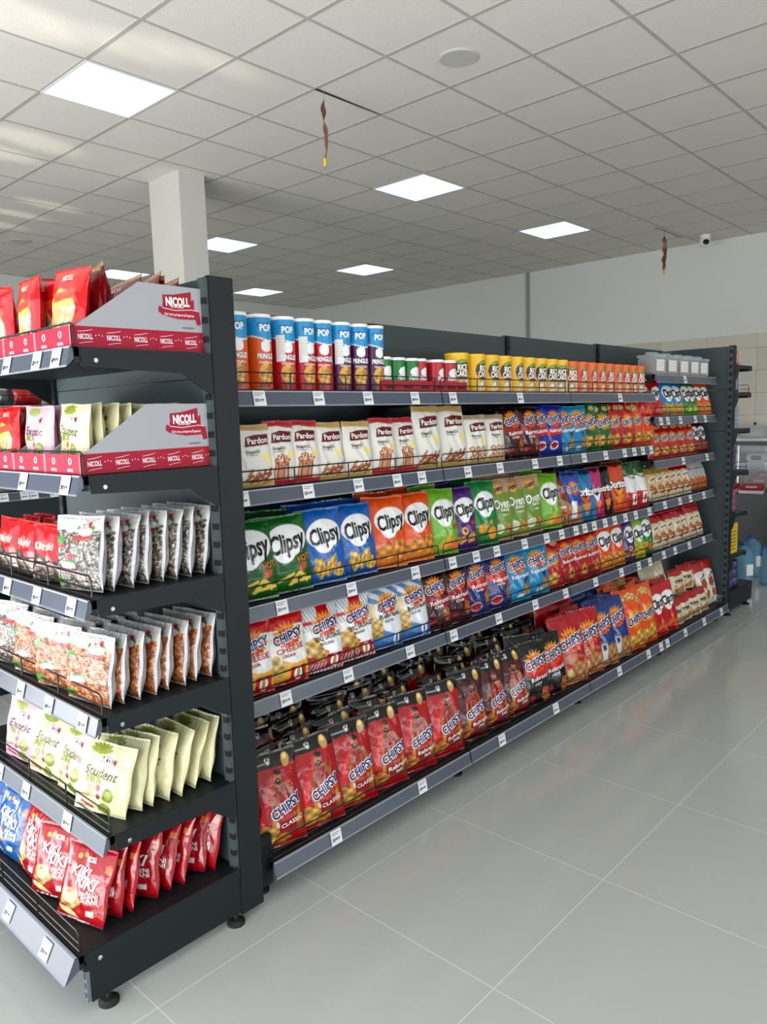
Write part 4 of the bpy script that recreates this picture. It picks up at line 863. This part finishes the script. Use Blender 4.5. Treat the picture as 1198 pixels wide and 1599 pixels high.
# ---- display boxes of the end gondola
def display_box(y0, y1, z, label, zt=.165, front=.048, depth=.365):
    xF = .832; t = thing('display_box', label, 'cardboard display box', (xF, y0, z), 0, 'printed display boxes on the end gondola'); d = depth; wv = y1-y0
    prof = [(0,0),(d,0),(d,zt),(d*.5,zt),(.012,front),(0,front)]
    for nm, yy in (('side_wall', 0.), ('side_wall', wv-.003)):
        V, F, cols = [], [], []
        for s, off in ((0, 0.), (1, .003)):
            b = len(V); V += [[p[0], yy+off, p[1]] for p in prof]; F.append(tuple(range(b, b+6)) if s == 0 else tuple(range(b+5, b-1, -1))); cols += [(172,173,177)]*6
        for i in range(6): F.append((i, 6+i, 6+(i+1)%6, (i+1)%6))
        if yy == 0:
            def poly(pts, c, lay):
                b = len(V); V.extend([[p[0], -.0005*lay, p[1]] for p in pts]); F.append(tuple(range(b, b+len(pts)))); cols.extend([c]*len(pts))
            def txt(s, cx, cz, hh, ww, c, lay, **kw):
                q, tt = place_text(s, cx, cz, hh, ww, kw.get('bold',.04), kw.get('shear',0), kw.get('rot',0)); b = len(V); V.extend([[p[0], -.0005*lay, p[1]] for p in q]); F.extend([tuple(b+k for k in f) for f in tt]); cols.extend([c]*len(q))
            CR = (170,26,60)
            poly([(0,0),(d,0),(d,front+.004),(.0,front)], CR, 1)
            for k in range(5):
                cx = .036+.072*k; txt('NICOLL', cx, .025, .012, .036, (240,225,230), 2, rot=.03)
                poly([(cx-.018,.036),(cx,.038),(cx+.019,.042),(cx+.019,.0412),(cx,.0368),(cx-.018,.035)], (240,225,230), 2); poly([(cx-.016,.009),(cx,.012),(cx+.018,.014),(cx+.018,.013),(cx,.011),(cx-.016,.008)], (240,225,230), 2)
                for q_ in range(3):
                    if k < 4 or q_ < 3: poly([(cx+.026+.008*q_+.0015*math.cos(a), .028+.002*(q_ == 1)+.0015*math.sin(a)) for a in (0,1.05,2.1,3.14,4.2,5.2)], (240,225,230), 2)
            # big ribbon logo
            x0_ = d*.66
            poly([(x0_+.004,.118),(x0_+.004+.03,.114),(x0_+.082,.124),(x0_+.098,.136),(x0_+.098,.150-.046),(x0_+.08,.100),(x0_+.03,.097),(x0_+.008,.10)], CR, 1.5)
            poly([(x0_+.006,.140),(x0_+.04,.143),(x0_+.09,.154),(x0_+.09,.10),(x0_+.006,.10)], CR, 1.6)
            poly([(x0_-.006,.112),(x0_+.006,.108),(x0_+.04,.103),(x0_+.09,.108),(x0_+.112,.104),(x0_+.116,.072),(x0_+.104,.070),(x0_+.10,.084),(x0_+.05,.082),(x0_+.004,.090),(x0_-.008,.098)], CR, 2)
            poly([(x0_+.004,.1085),(x0_+.04,.104),(x0_+.09,.109),(x0_+.110,.106),(x0_+.110,.105),(x0_+.09,.1075),(x0_+.04,.1025),(x0_+.004,.107)], (240,235,235), 3)
            txt('NICOLL', x0_+.049, .126, .021, .070, (246,240,240), 3.5, bold=.06, rot=.03); txt('SYSTEM', x0_+.047, .1125, .005, .036, (246,240,240), 3.5)
            txt('Od srca preporučujemo', x0_+.052, .0935, .007, .088, (246,240,240), 3.5, bold=.01, shear=.25)
            txt('www.nicoll.rs', x0_+.076, .062, .005, .036, (120,30,60), 3, bold=.02)
        link(nm, raw_mesh(nm, V, F, cols, m_print, False), None, t)
    # front strip with printed squares
    V, F, cols = [], [], []
    def q4(y0_, y1_, z0_, z1_, x_, c): b = len(V); V.extend([[x_, y0_, z0_], [x_, y1_, z0_], [x_, y1_, z1_], [x_, y0_, z1_]]); F.append((b+3,b+2,b+1,b)); cols.extend([c]*4)
    q4(0.003, wv-.003, 0, front, 0, (190,40,70)); q4(0.003, wv-.003, 0, front, .003, (190,180,170))
    b = len(V); V.extend([[0,.003,front],[0,wv-.003,front],[.003,wv-.003,front],[.003,.003,front]]); F.append((b,b+1,b+2,b+3)); cols.extend([(200,190,180)]*4)
    for k in range(2):
        yc = wv*(.27+.46*k)
        q, tt = place_text('NICOLL', 0, 0, .007, .03, .04, 0, 0); b = len(V); V.extend([[-.0006, yc-p[0], .010+p[1]] for p in q]); F.extend([tuple(b+k_ for k_ in f) for f in tt]); cols.extend([(240,225,230)]*len(q))
        for a, c_ in ((.009,(240,225,230)),(.005,(190,40,70))):
            b = len(V); V.extend([[-.0004-.0002*(a<.008), yc+a*math.cos(w_), .031+a*math.sin(w_)] for w_ in np.linspace(0, 2*PI, 9)[:-1]]); F.append(tuple(range(b,b+8))); cols.extend([c_]*8)
    link('front_strip', raw_mesh('front_strip', V, F, cols, m_print, False), None, t)
    obj('base_card', B(.003, d, .003, wv-.003, 0, .003), mat('plain_card', (196,186,172), .8, noise=.03), t)
    obj('back_wall', B(d-.003, d, .003, wv-.003, .003, zt), mat('plain_card'), t)
names_ = ['nearest the aisle corner', 'in the middle of its shelf', 'third along its shelf']
for z, kk in ((1.6345, 'top'), (1.3365, 'second')):
    for i in range(3):
        display_box(1.738+.193*i, 1.738+.193*i+.19, z, 'red and white display box, %s shelf of end gondola, %s' % (kk, names_[i]))
FE = -PI/2
G = 'bags in the display boxes of the end gondola'
n = 0
# top shelf contents
pos = [('wheat',.870,1.835,0),('darkred',.92,1.86,.005),('darkred',.97,1.845,.012),('darkred',1.02,1.87,0),('darkred',1.065,1.85,.008),('darkred',1.11,1.86,0),('darkred',1.15,1.85,-.005)]
for i, (k, x, y, dz) in enumerate(pos):
    bag(k, x, y, 1.641+dz, FE, .10+J(.22) if i else .1, J(.22), (-.03-abs(J(.16))) if i else .05, '%s, %s from front, near top display box' % (KIND[k]['label'], ORD[i+1]), G)
for c in (1, 2):
    for i in range(4):
        k = 'wheat' if i < 2 or c == 2 else 'darkred'
        bag(k, .868+.045*i, 1.833+.193*c, 1.641, FE, .08+J(.18), J(.2), J(.12), '%s, %s from front, %s top display box' % (KIND[k]['label'], ORD[i+1], ('middle','third')[c-1]), G)
# second shelf contents
for c, k in ((0,'student'),(1,'exotic'),(2,'wheat')):
    for i in range(8 if c == 0 else 4):
        bag(k, .866+.040*i, 1.833+.193*c, 1.343, FE, .04+J(.05), J(.07), J(.05), '%s, %s from front, %s box below top' % (KIND[k]['label'], ORD[i+1], ('nearest','middle','third')[c]), G, .88)
# third shelf: seeds; small red packets in a tray
for c in range(2):
    for i in range(8 if c == 0 else 5):
        bag('seeds' if c == 0 else 'redpack', .858+.0435*i, (1.842 if c == 0 else 2.02), 1.039, FE, .10+J(.04), (.10 if i else .25)+J(.07), J(.03), '%s, %s from front, third end shelf' % (KIND['seeds' if c == 0 else 'redpack']['label'], ORD[i+1]), 'bags on the third shelf of the end gondola')
for c in range(2):
    for i in range(3):
        bag('redpack', .858+.05*i, 2.15+.13*c, 1.039, FE, .12+J(.05), J(.1), J(.05), '%s, %s deep, %s file, third end shelf' % (KIND['redpack']['label'], ORD[i+1], ORD[c+2]), 'bags on the third shelf of the end gondola')
# fourth shelf: peanuts
for c in range(4):
    for i in range(8 if c == 0 else (5 if c == 1 else 3)):
        k = 'peanuts' if c < 3 else 'seeds'
        bag(k, .858+.0435*i, 1.842+.172*c, .744, FE, .10+J(.04), (.10 if i else .22)+J(.06), J(.03), '%s, %s from front, %s file, fourth end shelf' % (KIND[k]['label'], ORD[i+1], ORD[c+1]), 'bags on the fourth shelf of the end gondola')
# fifth shelf: student mix leaning
for c in range(4):
    for i in range(7 if c == 0 else (4 if c < 3 else 2)):
        k = 'student' if c < 3 else 'exotic'
        bag(k, .862+.047*i, 1.84+.165*c, .438, FE, .27+J(.10), (.28 if c == 0 else .15)+J(.24), (.10 if i == 0 and c == 0 else J(.08)), '%s, %s from front, %s file, fifth end shelf' % (KIND[k]['label'], ORD[i+1], ORD[c+1]), 'bags on the fifth shelf of the end gondola')
# base shelf: glossy red and blue
for c in range(5):
    for i in range(8 if c == 0 else (3 if c < 4 else 2)):
        k = 'kenired' if c < 3 else 'keniblue'
        bag(k, .785+.05*i, 1.84+.158*c, .172, FE, .28+J(.09), (.30 if c == 0 else .15)+J(.22), J(.08), '%s, %s from front, %s file, base end shelf' % (KIND[k]['label'], ORD[i+1], ORD[c+1]), 'bags on the base shelf of the end gondola')

#======================================================================= FAR RIGHT: far end gondola stock, chiller, bottles
def pack(name, x, z, w, d, h, col, label, cat, m_=None, y=1.84, bev=.006):
    t = thing(name, label, cat, (x, y, z)); mm = m_ or mat(name+'_col%d_%d' % (col[0], col[1]), col, .45, noise=.25, nscale=25)
    return t, mm
def tin(x, y, z, r, h, col, col2, label, g):
    t = thing('tin_can', label, 'can', (x, y, z), 0, g)
    obj('can_wall', lathe(bmesh.new(), [(r-.002,0),(r,.003),(r,h-.003),(r-.002,h)], 24), mat('tin_%d_%d_%d' % col, col, .4, noise=.4, nscale=20), t, True)
    obj('can_rim', lathe(bmesh.new(), [(r-.001,h-.004),(r+.001,h-.002),(r-.001,h)], 24), m_chrome, t)
for kx in range(2):
    for kz in range(5): tin(5.54+.078*kx, 1.83, 1.303+.030*kz, .036, .028, (120,150,170), (0,0,0), 'flat pale blue tin, %s up in %s stack, far end gondola' % (ORD[kz+1], ('inner','outer')[kx]), 'pale blue tins on the far end gondola')
    for kz in range(4): tin(5.53+.07*kx, 1.83, 1.003+.045*kz, .033, .043, (70,50,110), (0,0,0), 'violet tin, %s up in %s stack, far end gondola' % (ORD[kz+1], ('inner','outer')[kx]), 'violet tins on the far end gondola')
for kx in range(2):
    for kz in range(3): tin(5.54+.08*kx, 1.83, .713+.050*kz, .037, .048, (130,50,90), (0,0,0), 'plum red tin, %s up in %s stack, far end gondola' % (ORD[kz+1], ('inner','outer')[kx]), 'plum tins on the far end gondola')
for kx in range(2):
    for kz in range(3): tin(5.56+.105*kx, 1.83, .172+.062*kz, .05, .060, (52,36,92), (0,0,0), 'dark purple tin, %s up in %s base stack, far end gondola' % (ORD[kz+1], ('inner','outer')[kx]), 'dark purple tins on the far end gondola base')
def wrapped_bottle_pack(x, z, label, col, h=.10):
    t = thing('wrapped_pack', label, 'wrapped pack', (x, 1.84, z))
    bm = bmesh.new()
    for i in range(2):
        for j in range(2): lathe(bm, [(.022,0),(.03,.006),(.031,h*.5),(.027,h*.6),(.031,h*.7),(.026,h*.92),(.012,h)], 16, (i-.5)*.062, (j-.5)*.062)
    obj('jars', bm, mat('jar_%d' % col[0], col, .3, noise=.3, nscale=20), t, True)
    obj('shrink_wrap', B(-.064,.064,-.064,.064,.001,h+.004), mat('wrap_film', (230,230,235), .15, alpha=.2), t, bevel=.015)
wrapped_bottle_pack(5.53, 1.738, 'pink wrapped pack of jars on the topmost shelf of the far end gondola', (196,110,110), .10)
wrapped_bottle_pack(5.53, 1.553, 'blue wrapped pack of jars, second shelf of the far end gondola', (36,74,120), .11)
t = thing('yellow_carton', 'yellow carton with printed lines on the lower shelf of the far end gondola', 'carton', (5.55, 1.84, .424))
bx_ = obj('carton_body', B(-.10,.09,-.06,.06,0,.215), mat('yellow_carton_print', (214,178,20), .5, noise=.2, nscale=12), t, bevel=.004)
bm = bmesh.new()
for k in range(6): box(bm, -.06+.01*(k%2), .05, -.0612, -.0602, .03+.025*k, .036+.025*k)
obj('printed_line', bm, mat('carton_ink', (60,70,30), .5), t)
# big water bottles on the floor
def bottle(x, y, label, rot=0, r=.085, h=.36):
    t = thing('water_bottle', label, 'water bottle', (x, y, 0), rot, 'large water bottles on the floor')
    prof = [(r*.9,0),(r,.012)]
    for k in range(7): z = .03+.028*k; prof += [(r,z),(r*.95,z+.012)]
    prof += [(r,.235),(r*.97,.26),(r*.75,.295),(r*.35,.325),(r*.3,.335),(r*.3,h-.02)]
    obj('bottle_body', lathe(bmesh.new(), prof, 32), mat('blue_water_plastic', (96,160,190), .1, alpha=.5), t, True)
    obj('cap', lathe(bmesh.new(), [(r*.34,h-.025),(r*.36,h-.022),(r*.36,h),(r*.3,h+.004)], 20), mat('blue_cap', (30,60,130), .4), t, True)
    bm = tube(bmesh.new(), [(-r*.3,0,h-.04),(-r*.8,0,h-.03),(-r*1.0,0,h-.06),(-r*1.0,0,.24)], .006, 8); obj('handle', bm, mat('blue_cap'), t, True)
    obj('bottle_label', B(-.03,.03,-r-.003,-r+.02,.10,.19), m_lid, t)
bottle(6.45, 1.99, 'large blue water bottle half hidden by the far end gondola', -.6)
bottle(6.62, 1.82, 'large blue water bottle at the right edge beside the first', -.8)
bottle(6.86, 2.05, 'large blue water bottle standing behind the front two', -.5)
# chiller
CH_ = thing('chiller_cabinet', 'open refrigerated counter with black rail along the tiled wall', 'refrigerated counter', (8.0, 0, 0))
m_blk = mat('black_counter', (18,20,22), .35); m_wht = mat('white_enamel', (214,216,216), .35); m_steel = mat('brushed_steel', (170,172,174), .3, metal=.8)
obj('base_cabinet', B(0,.95,-1.5,5.2,.12,.50), m_blk, CH_); obj('plinth', B(.06,.95,-1.5,5.2,0,.12), m_blk, CH_)
obj('well', B(.04,.95,-1.5,5.2,.50,.56), m_blk, CH_)
obj('rear_liner', B(.90,.95,-1.5,5.2,.56,1.10), m_wht, CH_)
bm = bmesh.new(); prism(bm, [(.55,.84),(.95,.84),(.95,.865),(.55,.865)], 'y', -1.5, 5.2); obj('inner_shelf', bm, m_wht, CH_)
bm = B(.0,.03,-1.5,5.2,.50,.58); obj('bumper_rail', bm, m_blk, CH_)
bm = bmesh.new(); prism(bm, [(.06,.56),(.62,.56),(.62,.70),(.06,.57)], 'y', -1.5, 5.2); obj('sloping_tray', bm, m_steel, CH_)
obj('top_rail', B(.20,.26,-1.5,5.2,1.06,1.10), m_blk, CH_); obj('canopy', B(.26,.95,-1.5,5.2,1.10,1.13), m_wht, CH_)
for yy in (0, 1.3, 2.6, 3.9): obj('glass_post', B(.21, .225, yy, yy+.015, .56, 1.06), m_steel, CH_)
obj('glass_front', B(.226,.232,-1.5,5.2,.60,1.06), mat('cabinet_glass', (225,235,235), .03, alpha=.15), CH_)
rg = random.Random(5); cnt = 0
for ix in range(3):
    for iy in range(6):
        x, y = 8.16+.20*ix, 1.9+.27*iy+rg.uniform(-.02,.02)
        t = thing('meat_tray', 'red and white meat tray in the chiller, %s along the %s row' % (ORD[iy+1], ('front','middle','rear')[ix]), 'meat tray', (x, y, .598+.047*ix), rg.uniform(-.2,.2), 'meat trays in the chiller')
        t.rotation_euler.y = -.23
        obj('foam_tray', B(-.085,.085,-.12,.12,0,.03), m_wht, t, bevel=.008)
        obj('meat', B(-.075,.075,-.11,.11,.028,.062), mat('red_meat', (176,26,34), .35, noise=.4, nscale=14), t, bevel=.012)
        obj('wrap_label', B(-.077,-.02,-.05,.05,.0622,.0635), m_wht, t)
for iy in range(6):
    t = thing('cheese_pack', 'white wrapped pack on the upper chiller shelf, %s in the row' % ORD[iy+1], 'wrapped pack', (8.68, 2.0+.28*iy, .866), rg.uniform(-.3,.3), 'white packs on the upper chiller shelf')
    obj('pack_body', B(-.09,.09,-.10,.10,0,.09), m_wht, t, bevel=.02); obj('pack_label', B(-.0915,-.0895,-.05,.05,.02,.07), mat('grey_label', (90,94,98), .5), t)
for iy, yy in enumerate((2.2, 2.5)):
    t = thing('glass_dome', 'curved clear food cover on the counter top, %s of two' % ORD[iy+1], 'food cover', (8.35, yy, 1.13), 0, 'food covers on the chiller')
    obj('cover', lathe(bmesh.new(), [(.14,0),(.135,.06),(.10,.11),(.03,.135)], 28), m_cplas, t, True); obj('cover_knob', lathe(bmesh.new(), [(.01,.133),(.016,.15),(.01,.16)], 16), m_blk, t, True)

# ---- second gondola run glimpsed behind the near end gondola
G2 = thing('gondola', 'dark gondola of sweets glimpsed between the shelves behind the near end gondola', 'shelving', (.35, 4.62, 0))
back(G2, 0, 1.9, 1.75)
for z in (1.565, 1.10, .80, .5, .2): shelf(G2, 0, 1.9, z, .36, tags=[.06+.09*k+.02*(k%3) for k in range(20)] if z > 1 else (), posts=6)
for xx in (.02, 1.88): upright(G2, xx, -.012, .05, 1.75)
obj('kick_panel', B(0,1.9,-.36,0,.0,.178), m_metal, G2)
kind('sw_white', .17, .15, .05, ([('bg',(214,206,204)),('E',.55,.4,.3,.25,(150,20,30)),('C',.5,.3,.2,.15,(206,150,90)),('W',.8,.02,5,0,(70,70,74),-1)],[]), 'white and red sweets bag', 'sweets bag', 'sweets_bag')
kind('sw_red', .14, .15, .05, ([('bg',(176,34,24)),('W',.9,.01,4,0,(120,20,16),-1)],[]), 'plain red sweets bag', 'sweets bag', 'sweets_bag')
kind('sw_grey', .15, .14, .05, ([('bg',(120,118,120)),('W',.6,.02,5,0,(200,196,186),-1),('E',.5,.3,.2,.15,(220,220,210))],[]), 'grey and cream sweets bag', 'sweets bag', 'sweets_bag')
for zi, z in enumerate((1.566, 1.101)):
    for i in range(11):
        k = ('sw_grey','sw_grey','sw_red','sw_white','sw_white','sw_red')[(i+zi*2) % 6]
        bag(k, .45+.168*i, 4.32, z, 0, .12+J(.05), J(.2), J(.05), '%s, %s along %s row behind end gondola' % (KIND[k]['label'], ORD[i+1], ('upper','lower')[zi]), 'sweets on the gondola behind')
